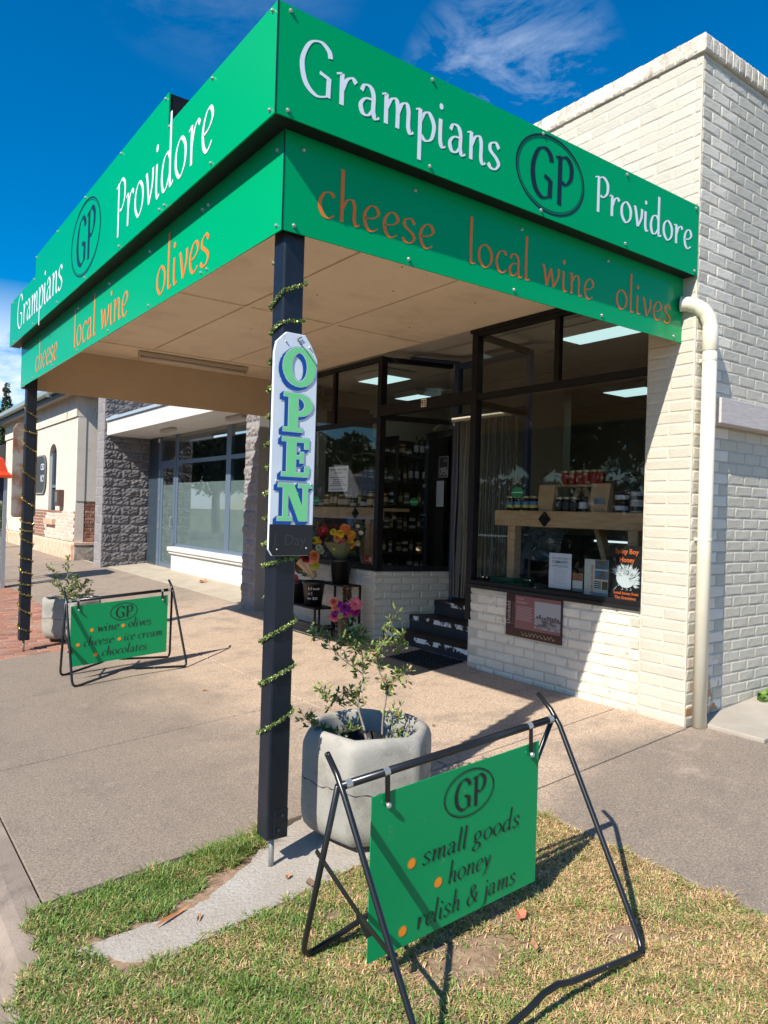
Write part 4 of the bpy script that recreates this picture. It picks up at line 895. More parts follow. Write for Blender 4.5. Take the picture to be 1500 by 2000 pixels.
# shrubs: stems drawn in the vertical plane that faces the street corner, with real depth scatter
LEAFM = [mat('olive_leaf', (.10, .155, .035), .45, (.16, .22, .05), 30), mat('pale_new_leaf', (.30, .38, .10), .45), mat('dry_leaf', (.50, .26, .09), .6), mat('dark_olive_leaf', (.045, .075, .022), .45)]
LEAF = []
for i, m_ in enumerate(LEAFM):
    LEAF.append(mesh_of('leaf', [(0, 0, 0), (.4, .16, .03), (.75, .14, .02), (1, 0, -.03), (.75, -.14, .02), (.4, -.16, .03), (.5, 0, -.03)], [(0, 1, 6), (1, 2, 6), (2, 3, 6), (3, 4, 6), (4, 5, 6), (5, 0, 6)], m_))
M_STEM = mat('grey_brown_stem', (.26, .20, .155), .8, (.36, .30, .26), 30); M_TWIG = mat('green_twig', (.22, .19, .09), .7)
def shrub(label, cx, cy, z0, stems, seed, per, single_leaves, leaf=.028, parch=.16, group=None):
    rr = random.Random(seed); t = thing('potted_shrub', label, 'shrub', (cx, cy, z0), 0, group)
    Rv = Vector((RT.x, RT.y, 0)).normalized(); Dv = Vector((-Rv.y, Rv.x, 0)); nl_ = 0; fol = MB()
    def W(p): return Vector((cx, cy, z0))+Rv*p[0]+Dv*p[2]+Vector((0, 0, p[1]))
    for pts, r0, dens, thick in stems:
        P3 = []; d0 = 0
        for i, p in enumerate(pts):
            P3.append(W((p[0], p[1], p[2] if len(p) > 2 else rr.uniform(-.04, .04)*min(i, 2))))
        sp_ = []
        for i in range(len(P3)-1):
            a_, b_, c_, d_ = P3[max(i-1, 0)], P3[i], P3[i+1], P3[min(i+2, len(P3)-1)]
            for k in range(5):
                q = k/5; sp_.append(.5*((2*b_)+(c_-a_)*q+(2*a_-5*b_+4*c_-d_)*q*q+(3*b_-a_-3*c_+d_)*q**3))
        sp_.append(P3[-1]); b = MB(); b.tube(sp_, [r0*(1-.75*i/len(sp_)) for i in range(len(sp_))], 6)
        part('stem' if thick else 'twig', b, M_STEM if thick else M_TWIG, t, smooth=True)
        st = int(len(sp_)*(.35 if thick else .12)); twm = MB()
        for i in range(st, len(sp_)):
            for k in range(dens):
                o = sp_[i]; dv = Vector((rr.gauss(0, 1), rr.gauss(0, 1), rr.gauss(.5, .8))).normalized(); e = o+dv*rr.uniform(.01, .06)
                twm.tube([o, o.lerp(e, .5)+Vector((0, 0, .004)), e], .0009, 4, False)
                for j in range(per):
                    pp = o.lerp(e, rr.uniform(.35, 1.0)); ld = (dv*.9+Vector((rr.gauss(0, .5), rr.gauss(0, .5), rr.gauss(.25, .5)))).normalized(); L = leaf*rr.uniform(.6, 1.25)
                    x_ = ld; y_ = x_.cross(Vector((rr.gauss(0, 1), rr.gauss(0, 1), rr.gauss(0, 1)))).normalized(); z_ = x_.cross(y_)
                    mi = 2 if rr.random() < parch*(1.5 if i < len(sp_)*.5 else .5) else (1 if rr.random() < .28+.3*(i > len(sp_)*.8) else (3 if rr.random() < .35 else 0))
                    M = Matrix(((x_.x*L, y_.x*L, z_.x*L, pp.x), (x_.y*L, y_.y*L, z_.y*L, pp.y), (x_.z*L, y_.z*L, z_.z*L, pp.z), (0, 0, 0, 1)))
                    if nl_ < single_leaves:
                        o_ = bpy.data.objects.new('leaf', LEAF[mi]); COL.objects.link(o_); o_.parent = t; o_.matrix_local = WM[t.name].inverted() @ M; nl_ += 1
                    else:
                        fol.cur = mi; fol.add([M @ v.co for v in LEAF[mi].vertices], [tuple(p.vertices) for p in LEAF[mi].polygons])
        if twm.v: part('twig_spray', twm, M_TWIG, t)
    if fol.v: o_ = part('foliage', fol, LEAFM, t); o_['kind'] = 'stuff'
    return t
k = 1/379.
def sc(*pts): return [((x-712)*k, (1432-y)*k) + ((d,) if d is not None else ()) for x, y, d in pts]
k = 1/362.
stems = [
 (sc((716, 1445, -.02), (704, 1395, -.02), (690, 1345, -.01), (697, 1295, .0), (692, 1245, .03), (668, 1205, .05)), .0075, 3, True),
 (sc((738, 1442, .03), (737, 1380, .03), (742, 1320, .0), (722, 1265, -.02), (735, 1225, -.04), (757, 1172, -.06)), .006, 3, True),
 (sc((690, 1392, -.02), (655, 1396, -.06), (620, 1384, -.1), (594, 1360, -.14)), .0035, 4, False),
 (sc((690, 1340, 0), (665, 1330, .05), (640, 1352, .07), (622, 1330, .1)), .0025, 4, False),
 (sc((697, 1290, 0), (660, 1262, -.03), (628, 1232, -.05), (602, 1212, -.08)), .0025, 3, False),
 (sc((742, 1325, 0), (762, 1300, .03), (778, 1288, .06)), .002, 4, False),
 (sc((740, 1378, .02), (768, 1360, -.03), (758, 1400, -.07), (802, 1408, -.1)), .0025, 2, False),
 (sc((722, 1268, 0), (705, 1240, .06), (690, 1215, .08)), .002, 4, False),
 (sc((735, 1228, 0), (765, 1240, .05), (772, 1222, .07)), .002, 4, False),
 (sc((716, 1440, .05), (700, 1420, .1), (668, 1425, .13)), .002, 2, False),
 (sc((738, 1440, -.05), (752, 1415, -.09), (782, 1425, -.12)), .002, 4, False),
 (sc((692, 1250, .02), (672, 1240, -.02), (655, 1225, -.05)), .002, 4, False)]
shrub('sparse olive shrub with dry tips growing in the near planter', PC[0], PC[1], .20, stems, 11, 4, 280, .031, .07)
k = 1/198.
def sc2(*pts): return [((x-125)*k, (1175-y)*k) for x, y in pts]
stems = [(sc2((118, 1180), (108, 1135), (88, 1100), (75, 1070)), .006, 3, True), (sc2((122, 1180), (114, 1120), (112, 1080), (113, 1050)), .006, 3, True), (sc2((126, 1180), (135, 1150), (146, 1120), (158, 1105)), .005, 5, True),
         (sc2((120, 1160), (98, 1130), (78, 1110)), .003, 4, False), (sc2((128, 1165), (120, 1140), (128, 1115)), .003, 5, False), (sc2((130, 1168), (150, 1150), (162, 1130)), .003, 5, False), (sc2((122, 1150), (135, 1110), (130, 1095)), .003, 4, False), (sc2((128, 1170), (145, 1165), (160, 1160)), .003, 5, False)]
shrub('grey green olive shrub growing in the far planter by the tinsel wound post', .68, 6.33, .14, stems, 12, 5, 0, .036, .05)

# ================================================================== DOWNPIPE, RAIL, PLAQUE
dp = thing('downpipe', 'cream plastic downpipe with a ribbed elbow running down the corner of the brick wall', 'downpipe', (3.27, -.185, 0))
b = MB(); b.tube([(3.262, -.185, .005), (3.262, -.185, 2.76)], .048, 20); part('pipe', b, M_PVC, dp, smooth=True)
b = MB(); b.lathe((3.262, -.185, 2.62), [(.0495, 0), (.053, .004), (.053, .17), (.050, .175)], 20, False); part('socket', b, M_PVC, dp, smooth=True)
b = MB(); pts = []; N_ = 17
for i in range(N_):
    t = i/(N_-1); a = t*math.pi/2
    pts.append((3.165+.097*math.sin(a), -.012-.173*math.sin(a)**.9, 2.965-.19*(1-math.cos(a)) if True else 0))
rs = [.051 if i % 4 else .0535 for i in range(N_)]
b.tube(pts, rs, 20, False); part('elbow', b, M_PVC, dp, smooth=True)
for z in (1.30, 2.55):
    b = MB(); b.lathe((3.262, -.185, z), [(.0495, 0), (.0505, .002), (.0505, .018), (.0495, .02)], 20, False); b.box(3.25, 3.28, -.137, -.112, z, z+.02); part('bracket', b, M_PVC, dp)
rail = MB(); rail.prism([(3.37, 2.13), (9.0, 2.13), (9.0, 2.31), (3.37, 2.31)], 'y', -.22, -.118)
single('timber_rail', rail, mat('pale_lilac_timber_paint', (.62, .56, .53), .6, (.50, .44, .41), 9., stretch=(1, 8, 8)), 'pale painted timber rail fixed along the side brick wall beside the downpipe', 'rail', bevel=.004)
plq = thing('history_plaque', 'maroon Dunkeld history plaque with an old street photograph under the right hand shop window', 'plaque', (XF-.02, 1.3, .57))
xq = XF-.017; Y0, Y1, Z0, Z1 = .995, 1.62, .385, .752      # Y1 is the left edge seen from the street
b = MB(); b.box(xq, XF+.001, Y0, Y1, Z0, Z1); part('board', b, mat('dark_maroon_enamel', (.045, .014, .018), .3), plq, bevel=.002)
def on(m_, name, ya, yb, za, zb_, lift, lab=None):
    b = MB(); b.box(xq-lift, xq-lift+.0008, ya, yb, za, zb_); return part(name, b, m_, plq, label=lab)
on(mat('dusty_pink_print', (.24, .095, .095), .35), 'pink_field', Y0+.008, Y1-.11, Z0+.075, Z1-.006, .0020)
ph = mat('old_photo_print', (.33, .31, .31), .4, (.10, .085, .09), 14., .42, .58, stretch=(1, 1, 3))
on(mat('old_photo_sky', (.37, .36, .37), .4), 'photo_sky', Y0+.008, Y1-.335, .575, .715, .0032); on(ph, 'photo_street', Y0+.008, Y1-.335, .485, .5745, .0032)
b = MB(); rr = random.Random(3)
for k_ in range(9): y_ = Y0+.02+k_*.028; h_ = rr.uniform(.012, .035); b.box(xq-.0042, xq-.0034, y_, y_+.022, .572, .576+h_)
part('photo_houses', b, mat('photo_dark', (.09, .07, .075), .4), plq)
sans('Dunkeld', (xq, Y1-.055, Z0+.10), (0, 0, 1), (-1, 0, 0), .062, mat('pale_print', (.50, .40, .38), .4), plq, uz=(0, 1, 0), lift=.0025, width=.20)
sans('Heritage', (xq, Y1-.100, Z0+.10), (0, 0, 1), (-1, 0, 0), .05, mat('faded_print', (.16, .08, .08), .4), plq, uz=(0, 1, 0), lift=.0025, width=.20)
sans('Dunkeld\nNewsagency', (xq, Y1-.13, .712), (0, -1, 0), (-1, 0, 0), .030, mat('pale_print', (1, 1, 1)), plq, lift=.0042, width=.12)
b = MB()
for k_ in range(10): b.box(xq-.0035, xq-.0028, Y1-.325+rr.uniform(0, .03), Y1-.13, .648-k_*.0125, .653-k_*.0125)
part('text_lines', b, mat('thin_print', (.42, .28, .27), .4), plq)
b = MB()
for k_ in range(9):
    y_ = Y1-.2-k_*.042; s_ = rr.choice((-1, 1)); b.bar((xq-.002, y_, .40+rr.uniform(0, .01)), (xq-.002, y_-.028, .40+.03*rr.random()+.012), .001, .006, (0, 0, 1)); b.bar((xq-.002, y_-.012, .41), (xq-.002, y_+.012, .437), .001, .005, (0, 0, 1))
part('leaf_sprig', b, mat('gold_print', (.36, .27, .14), .4), plq)

# ================================================================== POSTERS (inside the glass)
PXx = GX+.012
def poster(name, label, cat, ya, yb, za, zb_, m_, lean=0.):
    t = thing(name, label, cat, (PXx, (ya+yb)/2, za)); b = MB(); b.box(PXx, PXx+.002, ya, yb, za, zb_); part('sheet', b, m_, t); return t
def strip(t, ya, yb, za, zb_, m_, name='print', lift=.001):
    b = MB(); b.box(PXx-lift, PXx-lift+.0006, ya, yb, za, zb_); return part(name, b, m_, t)
M_PAPER = mat('white_paper', (.80, .82, .92), .6); M_INK = mat('grey_ink', (.22, .25, .38), .6); M_INK2 = mat('black_ink', (.03, .03, .04), .6)
t = poster('poster', 'white community notice taped inside the right hand shop window', 'poster', .962, 1.198, .842, 1.135, M_PAPER)
sans('FIRE RECOVERY', (PXx, 1.165, 1.085), (0, -1, 0), (-1, 0, 0), .022, M_INK, t, width=.17); sans('COMMUNITY', (PXx, 1.165, 1.050), (0, -1, 0), (-1, 0, 0), .036, M_INK, t, width=.17, bold=.02); sans('APPRECIATION', (PXx, 1.165, 1.018), (0, -1, 0), (-1, 0, 0), .030, M_INK, t, width=.17)
for k_ in range(7): strip(t, 1.0+.01*(k_ % 3), 1.15, .995-k_*.018, .999-k_*.018, mat('pale_ink', (.5, .53, .65), .6), 'text_line')
t = poster('card', 'small orange and white leaflet standing between two posters', 'leaflet', .845, .945, .838, .985, mat('leaflet_white', (.62, .68, .68), .6))
strip(t, .846, .944, .925, .984, mat('leaflet_orange', (.42, .15, .06), .6, (.2, .07, .04), 60), 'picture'); strip(t, .846, .944, .839, .862, mat('leaflet_grey', (.2, .25, .27), .6), 'band')
t = poster('brochure', 'Team Challenge brochure with landscape pictures in the shop window', 'brochure', .600, .828, .815, 1.108, mat('brochure_cream', (.62, .64, .60), .6))
for za, zb_, c in ((1.035, 1.105, (.10, .20, .28)), (.955, 1.022, (.07, .20, .42))):
    strip(t, .603, .725, za, zb_, mat('landscape_%d' % (za*100), c, .6, (.20, .13, .06), 22., .42, .55), 'picture')
strip(t, .603, .655, .875, .94, mat('landscape_small', (.22, .09, .05), .6, (.1, .12, .06), 30.), 'picture')
sans('TEAM CHALLENGE', (PXx, .742, .835), (0, 0, 1), (-1, 0, 0), .034, mat('orange_ink', (.62, .19, .05), .6), t, uz=(0, 1, 0), width=.23, bold=.02)
for k_ in range(4): strip(t, .665, .73, .93-k_*.016, .938-k_*.016, M_INK2, 'text_line')
strip(t, .603, .76, .816, .848, mat('brochure_blue', (.22, .32, .40), .6), 'band')
t = poster('honey_sign', 'black Spiky Boy Honey sign with a white echidna drawing in the window corner', 'sign', .298, .585, .80, 1.235, mat('black_sign_card', (.012, .012, .014), .5))
M_ORI = mat('orange_sign_print', (.80, .17, .05), .5)
sans('Spiky Boy', (PXx, .540, 1.172), (0, -1, 0), (-1, 0, 0), .052, M_ORI, t, width=.21, bold=.025); sans('Honey', (PXx, .500, 1.108), (0, -1, 0), (-1, 0, 0), .052, M_ORI, t, width=.135, bold=.025)
sans('Local honey from', (PXx, .545, .860), (0, -1, 0), (-1, 0, 0), .030, M_ORI, t, width=.22, bold=.03); sans('The Grampians', (PXx, .535, .825), (0, -1, 0), (-1, 0, 0), .030, M_ORI, t, width=.19, bold=.03)
b = MB(); rr = random.Random(8); c0 = (.475, .945)        # spines fan from the snout end
b.ball((PXx-.0006, .44, .985), .085, 16, 8, (.001, 1., .88))
for i in range(150):
    a = rr.uniform(-.75, 2.75); r0 = rr.uniform(.055, .10); L = rr.uniform(.03, .055); cy_, cz_ = .44, .985
    p = Vector((PXx-.0022-.000004*i, cy_-math.cos(a)*r0, cz_+math.sin(a)*r0*.86)); q = p+Vector((0, -math.cos(a+.35), math.sin(a+.35)))*L
    if q.z > 1.10 or q.y < .305 or q.z < .895: q = p+(q-p)*.4
    s_ = Vector((0, (q-p).z, -(q-p).y)).normalized()*.0035; b.add([p-s_*.5, p+(q-p)*.5-s_, q, p+(q-p)*.5+s_, p+s_*.5], [(0, 1, 2, 3, 4)])
b.tube([(PXx-.0015, .520, .915), (PXx-.0015, .535, .895), (PXx-.0015, .545, .89)], .002, 4); b.ball((PXx-.001, .505, .925), .004, 6, 4, (.3, 1, 1))
for y_ in (.47, .43, .395): b.tube([(PXx-.0015, y_, .912), (PXx-.0015, y_-.01, .898), (PXx-.0015, y_+.006, .893)], .0018, 4)
part('echidna_drawing', b, mat('white_sign_print', (.72, .76, .80), .5), t); b = MB()
for i in range(46):
    a = rr.uniform(-.6, 2.6); r0 = rr.uniform(.015, .085); p = Vector((PXx-.0035-.000004*i, .44-math.cos(a)*r0, .985+math.sin(a)*r0*.86)); q = p+Vector((0, -math.cos(a+.5), math.sin(a+.5)))*rr.uniform(.02, .04)
    s_ = Vector((0, (q-p).z, -(q-p).y)).normalized()*.0017; b.add([p, p+(q-p)*.5-s_, q, p+(q-p)*.5+s_], [(0, 1, 2, 3)])
part('spine_lines', b, M_BLACKL, t)
t = poster('sale_notice', 'white FORTHCOMING SALE notice taped high in the left hand shop window', 'notice', 4.318, 4.745, 1.672, 1.975, M_PAPER)
sans('FORTHCOMING SALE', (PXx, 4.720, 1.925), (0, -1, 0), (-1, 0, 0), .034, M_INK2, t, width=.38, bold=.02); sans('- FREEHOLD', (PXx, 4.63, 1.885), (0, -1, 0), (-1, 0, 0), .03, M_INK2, t, width=.19, bold=.02)
for k_, (a, b_) in enumerate(((.03, .39), (.10, .32), (.10, .33), (.08, .35), (.02, .40))): strip(t, 4.318+.43-b_, 4.745-a, 1.838-k_*.024, 1.848-k_*.024, mat('ink_line', (.2, .22, .3), .6), 'text_line')
strip(t, 4.37, 4.70, 1.695, 1.704, mat('ink_line', (1, 1, 1)), 'text_line')
t = poster('sticker', 'red sticker at the bottom corner of the left hand shop window', 'sticker', 3.845, 3.915, .835, .945, mat('red_sticker', (.42, .02, .05), .5)); strip(t, 3.86, 3.90, .87, .89, mat('pink_print', (.6, .3, .3), .5))
t = poster('sticker', 'lilac sticker beside the red one at the bottom corner of the left window', 'sticker', 3.705, 3.775, .842, .950, mat('lilac_sticker', (.52, .42, .62), .5)); strip(t, 3.715, 3.765, .89, .90, M_INK)
b = MB(); disc(b, (PXx+.0, 3.812, .895), (0, -1, 0), (0, 0, 1), (-1, 0, 0), .030, .030, .002); single('sticker', b, mat('peach_sticker', (.62, .36, .2), .5), 'round peach sticker between the red and lilac ones', 'sticker')
# oval shop stickers
for (P_, ux_, nn_, rx, ry, lab) in (((PXx, 1.585, 1.645), (0, -1, 0), (-1, 0, 0), .075, .048, 'round green shop sticker on the right hand window above the timber beam'), ((PXx, 5.02, 1.56), (0, -1, 0), (-1, 0, 0), .085, .05, 'round green shop sticker low in the left hand window'),):
    b = MB(); disc(b, P_, ux_, (0, 0, 1), nn_, rx, ry, .002); t = single('round_sticker', b, mat('green_sticker', (.03, .33, .12), .5), lab, 'sticker')
    b = MB(); q = Vector(P_); b.box(q.x-.0035, q.x-.0025, q.y-rx*.8, q.y+rx*.8, q.z-.004, q.z+.004); part('print', b, M_PAPER, t)
pS = A_+dl*.47-nl*.045
b = MB(); disc(b, (pS.x, pS.y, 1.565), dl, (0, 0, 1), nl, .055, .045, .002); t = single('round_sticker', b, mat('green_sticker', (1, 1, 1)), 'round green shop sticker on the angled entrance window', 'sticker')
b = MB(); b.bar(tuple(pS+nl*.003-dl*.045+Vector((0, 0, 1.565))), tuple(pS+nl*.003+dl*.045+Vector((0, 0, 1.565))), .001, .008); part('print', b, M_PAPER, t)
# OPEN sign and paper on the door leaf
on_ = Vector((dd.y, -dd.x, 0)); on_ = on_ if on_.dot(CAM-P) > 0 else -on_
ud = -dd if (-dd).dot(RT) > 0 else dd
def dpt(s_, z): v = P+dd*s_+on_*.024; return (v.x, v.y, z)
t = thing('door_sign', 'small black Come in OPEN sign hanging on the shop door', 'sign', dpt(.25, 1.95))
b = MB(); b.bar(dpt(.36, 2.0), dpt(.12, 2.0), .004, .26); part('card', b, M_BLACKL, t)
b = MB(); b.bar(tuple(Vector(dpt(.35, 2.12))+on_*.003), tuple(Vector(dpt(.13, 2.12))+on_*.003), .002, .005); b.bar(tuple(Vector(dpt(.35, 1.88))+on_*.003), tuple(Vector(dpt(.13, 1.88))+on_*.003), .002, .005)
for s_ in (.35, .13): b.bar(tuple(Vector(dpt(s_, 1.88))+on_*.003), tuple(Vector(dpt(s_, 2.12))+on_*.003), .002, .005, tuple(dd))
part('border', b, mat('white_card_print', (.62, .64, .66), .5), t)
st_ = .34 if ud.dot(dd) < 0 else .14
sans('OPEN', Vector(dpt(st_-.005 if ud.dot(dd) < 0 else st_+.005, 1.905)), ud, on_, .125, mat('white_card_print', (1, 1, 1)), t, width=.19, bold=.02, lift=.003); sans('Come in', Vector(dpt(st_-.10 if ud.dot(dd) < 0 else st_+.1, 2.06)), ud, on_, .05, mat('white_card_print', (1, 1, 1)), t, width=.10, lift=.003)
b = MB(); b.bar(dpt(.40, 1.68), dpt(.22, 1.68), .002, .31); single('paper_notice', b, mat('dim_paper', (.55, .58, .66), .6), 'plain white sheet of paper taped below the OPEN sign on the shop door', 'notice')

# rusty back of a second hanging board on the far post
rb = thing('rusty_board', 'tall rusty backed board hanging on the far side of the far awning post', 'sign', (.1, 6.03, 1.7))
b = MB(); b.prism([(-.045, 1.26), (.165, 1.26), (.185, 1.29), (.185, 2.22), (.15, 2.30), (-.03, 2.30), (-.065, 2.24), (-.065, 1.29)], 'y', 6.015, 6.03); part('board', b, mat('rusty_grey_metal', (.36, .32, .28), .8, (.26, .11, .06), 5., .45, .6), rb, bevel=.004)

# ================================================================== GREY BLOCK BUILDING next door
nb = thing('block_building', 'charcoal rock faced block shop next door with blue grey window frames', 'shop', (3.05, 6.1, 0))
M_BLK = mat('charcoal_block', (.125, .118, .122), .85, (.17, .16, .165), 6., rnd=.14, bump=.8, bscale=45)
M_BLKL = mat('smooth_charcoal_block', (.24, .225, .225), .85, (.30, .28, .28), 8., rnd=.10, bump=.5, bscale=60)
M_MOR2 = mat('grey_block_mortar', (.30, .29, .28), .9)
rk = [rock_mesh('block', M_BLK, i) for i in range(6)]; sm = [brick_mesh('block', M_BLKL, .003, .04, 60+i, .006) for i in range(4)]
rk2 = [rock_mesh('block', M_BLKL, 10+i) for i in range(3)]
b = MB(); b.box(3.05, 4.3, 6.255, 6.66, -.05, 4.3); b.box(3.05, 5.0, 13.75, 14.30, -.05, 4.45); b.box(4.35, 5.0, 6.66, 13.75, 3.02, 4.3); part('block_wall', b, M_MOR2, nb); nb_c = []
nb_c += place_cells(course_cells(1.30, -.02, 4.4, .205, .405, 0), (3.05, 13.75, 0), (1, 0, 0), (0, -1, 0), rk, .008, .012)
nb_c += place_cells(course_cells(.55, -.02, 4.4, .205, .405, 1), (3.05, 14.30, 0), (0, -1, 0), (-1, 0, 0), sm, .008, .006)
nb_c += place_cells(course_cells(.405, -.02, 4.2, .205, .405, 0), (3.05, 6.66, 0), (0, -1, 0), (-1, 0, 0), rk2, .008, .010)
nb_c += place_cells(course_cells(1.2, 2.9, 4.2, .205, .405, 0), (3.05, 6.255, 0), (1, 0, 0), (0, -1, 0), rk, .008, .012)
emit_cells(nb_c, nb, 'block', 290, 'blockwork')
M_WHT = mat('white_render', (.66, .64, .60), .7, (.60, .58, .54), 2.)
b = MB(); b.box(3.10, 4.33, 6.668, 13.735, 2.955, 3.265); part('canopy', b, M_WHT, nb, bevel=.004)
b = MB(); b.box(3.06, 3.20, 6.668, 13.70, 3.267, 3.325); b.box(3.10, 3.24, 13.0, 13.5, 3.327, 3.36); part('canopy_flashing', b, mat('pale_blue_flashing', (.36, .44, .50), .4), nb)
for (yc, xc) in ((11.1, 3.52), (8.2, 3.60)):
    l = MB(); l.box(xc-.06, xc+.06, yc-.32, yc+.32, 2.885, 2.954); t = single('bulkhead_light', l, mat('frosted_light_cover', (.42, .38, .34), .4), 'oblong frosted light under the white canopy, %s' % ('nearer the block pier' if yc > 10 else 'nearer the green awning'), 'light', 'lights under the white canopy', bevel=.02)
M_BF = mat('blue_grey_window_frame', (.13, .18, .25), .35, metal=.2)
XN = 4.06
def nbar(ya, yb, za, zb_, t=.05): m_ = MB(); return m_.box(XN, XN+t, ya, yb, za, zb_)
b = MB(); b.box(3.98, 4.30, 6.67, 11.98, -.02, .52); lw = part('low_wall', b, M_WHT, nb)
b = MB(); b.box(3.90, 4.31, 6.67, 12.03, .515, .60); b.box(3.93, 4.31, 6.67, 12.01, .46, .514); part('sill', b, M_WHT, lw, bevel=.01)
wn_ = part('window', nbar(6.70, 12.02, .60, .67, .07), M_BF, nb, label='large frosted shop window in blue grey frames')
for ya, yb in ((11.93, 12.05), (9.36, 9.56), (6.70, 6.78)): part('mullion', nbar(ya, yb, .671, 2.95, .07), M_BF, wn_)
part('transom', nbar(6.78, 9.36, 2.32, 2.40, .07), M_BF, wn_); part('transom', nbar(9.56, 11.93, 2.32, 2.40, .07), M_BF, wn_)
M_FROST = mat('frosted_film', (.21, .25, .24), .5, (.25, .29, .28), 3.)
for ya, yb in ((6.781, 9.359), (9.561, 11.929)):
    for za, zb_ in ((.672, 2.319), (2.401, 2.949)): part('pane', nbar(ya, yb, za, zb_, .006), M_GLASSN, wn_)
    m_ = MB(); m_.box(XN+.012, XN+.014, ya, yb, .672, 1.93); part('frosted_film', m_, M_FROST, wn_)
dr = part('door', nbar(12.10, 12.19, .05, 2.34, .06), M_BF, nb, label='frosted blue grey framed door beside the block pier')
part('stile', nbar(12.82, 12.95, .05, 2.34, .06), M_BF, dr); part('rail', nbar(12.19, 12.82, .05, .22, .06), M_BF, dr); part('rail', nbar(12.19, 12.82, 2.26, 2.34, .06), M_BF, dr)
part('pane', nbar(12.191, 12.819, .221, 2.259, .006), M_GLASSN, dr); m_ = MB(); m_.box(XN+.012, XN+.014, 12.19, 12.82, .221, 1.90); part('frosted_film', m_, M_FROST, dr)
part('pane', nbar(12.10, 12.95, 2.42, 2.949, .006), M_GLASSN, nb)
b = MB(); b.box(XN-.01, XN+.07, 12.051, 12.099, .04, 2.95); b.box(XN-.01, XN+.07, 12.951, 13.10, .04, 2.95); b.box(XN-.005, XN+.06, 12.10, 12.95, 2.341, 2.419); part('door_frame', b, M_BF, nb)
b = MB(); b.box(3.9, 4.35, 13.10, 13.74, .0, 2.95) if False else b.box(XN, XN+.07, 13.101, 13.735, .04, 2.95); part('side_panel', b, mat('dark_blue_panel', (.035, .055, .075), .4), nb)
for z in (.28, .95, 1.55, 2.1): m_ = MB(); m_.box(XN-.022, XN-.012, 12.97, 13.02, z, z+.12); part('hinge', m_, M_BOLT, dr)
m_ = MB(); m_.tube([(XN-.03, 12.16, 1.0), (XN-.06, 12.16, 1.02), (XN-.06, 12.16, 1.2), (XN-.03, 12.16, 1.22)], .012, 6); part('handle', m_, M_BOLT, dr)
b = MB(); b.box(4.9, 5.0, 6.3, 13.7, 0, 2.95); b.box(4.14, 4.9, 6.3, 13.7, -.05, .05); b.box(4.14, 4.9, 6.25, 6.35, 0, 3); part('inner_wall', b, mat('dim_interior', (.05, .05, .05), .9), nb)
b = MB(); b.box(XN-.03, XN+.02, 13.05, 13.12, 2.84, 2.92); single('security_camera', b, M_WHT, 'tiny white box sensor at the canopy corner above the blue grey door', 'sensor', bevel=.005)

# ================================================================== OLD RENDERED BUILDING
ob = thing('old_building', 'old cream rendered brick building with exposed bricks at its corner and a grey gutter', 'building', (3.0, 15.8, 0))
M_REN = mat('old_cream_render', (.72, .65, .54), .8, (.66, .58, .47), 2.5, bump=.3, bscale=20, dirt=(.45, .33, .22), dscale=3., dlo=.58, dhi=.8)
M_PINK = mat('salt_damp_base', (.62, .36, .22), .9, (.66, .50, .38), 5., .4, .6, bump=.5, bscale=30, rnd=.12)
M_OBR = mat('old_red_brick', (.30, .12, .075), .9, (.42, .24, .17), 9., .4, .6, rnd=.35, bump=.5, bscale=60)
M_OBW = mat('whitewashed_brick', (.68, .55, .45), .9, (.50, .31, .23), 11., .54, .70, rnd=.18, bump=.5, bscale=60)
# front with a real arched opening
def arch(yc, hw_, z0_, z1_, n=9): return [(yc+hw_*math.cos(math.pi*i/n), z1_+hw_*.75*math.sin(math.pi*i/n)) for i in range(n+1)]
WY, WW, WZ0, WZ1 = 18.35, .42, 1.02, 2.72
b = MB(); b.box(3.0, 3.2, 15.85, WY-WW, .5, 3.55); b.box(3.0, 3.2, WY+WW, 25.5, .5, 3.55); b.box(3.0, 3.2, WY-WW, WY+WW, .5, WZ0)
ar = arch(WY, WW, WZ0, WZ1)
b.prism([(WY-WW, 3.55), (WY+WW, 3.55)]+ar, 'x', 3.0, 3.2)
b.box(2.96, 3.2, 15.83, 25.5, 3.555, 4.2); part('front_wall', b, M_REN, ob)
b = MB(); b.box(3.205, 6.5, 15.85, 16.05, 1.50, 4.2); b.box(3.001, 3.2, 15.835, 15.849, 1.5, 3.55); part('side_wall', b, M_REN, ob)
b = MB(); b.box(3.22, 6.5, 15.88, 16.05, -.1, 1.50); b.box(3.02, 3.2, 15.88, 25.4, -.1, .495); part('core', b, mat('old_mortar', (.60, .52, .42), .9), ob)
b = MB(); b.box(2.95, 3.2, 16.0, 25.5, -.1, .45); part('plinth', b, M_PINK, ob, bevel=.02)
b = MB(); b.box(2.99, 5, 15.78, 15.87, -.1, .42); part('stone_plinth', b, mat('rubble_stone', (.28, .22, .17), .9, (.45, .40, .33), 6., .4, .6, bump=1., bscale=12, bdist=.03), ob)
b = MB(); b.box(2.97, 5, 15.76, 15.875, .425, .50); part('plinth_cap', b, M_PINK, ob, bevel=.01)
obm = [brick_mesh('brick', M_OBR, .004, .05, 80+i, .006) for i in range(4)]; obw = [brick_mesh('brick', M_OBW, .003, .02, 90+i, .004) for i in range(4)]
oc = place_cells(course_cells(1.6, .51, 1.49, .085, .235, 0), (3.0, 15.86, 0), (1, 0, 0), (0, -1, 0), obm, .012, .004)
oc += place_cells([c for c in course_cells(5.2, .5, 1.25, .085, .235, 1)], (3.0, 21.05, 0), (0, -1, 0), (-1, 0, 0), obw, .010, .006)
emit_cells(oc, ob, 'brick', 200, 'brickwork')
b = MB(); b.box(3.12, 3.13, WY-WW, WY+WW, WZ0, WZ1+.4); wd = part('window', b, mat('old_window_glass', (.02, .025, .03), .1, spec=.8), ob)
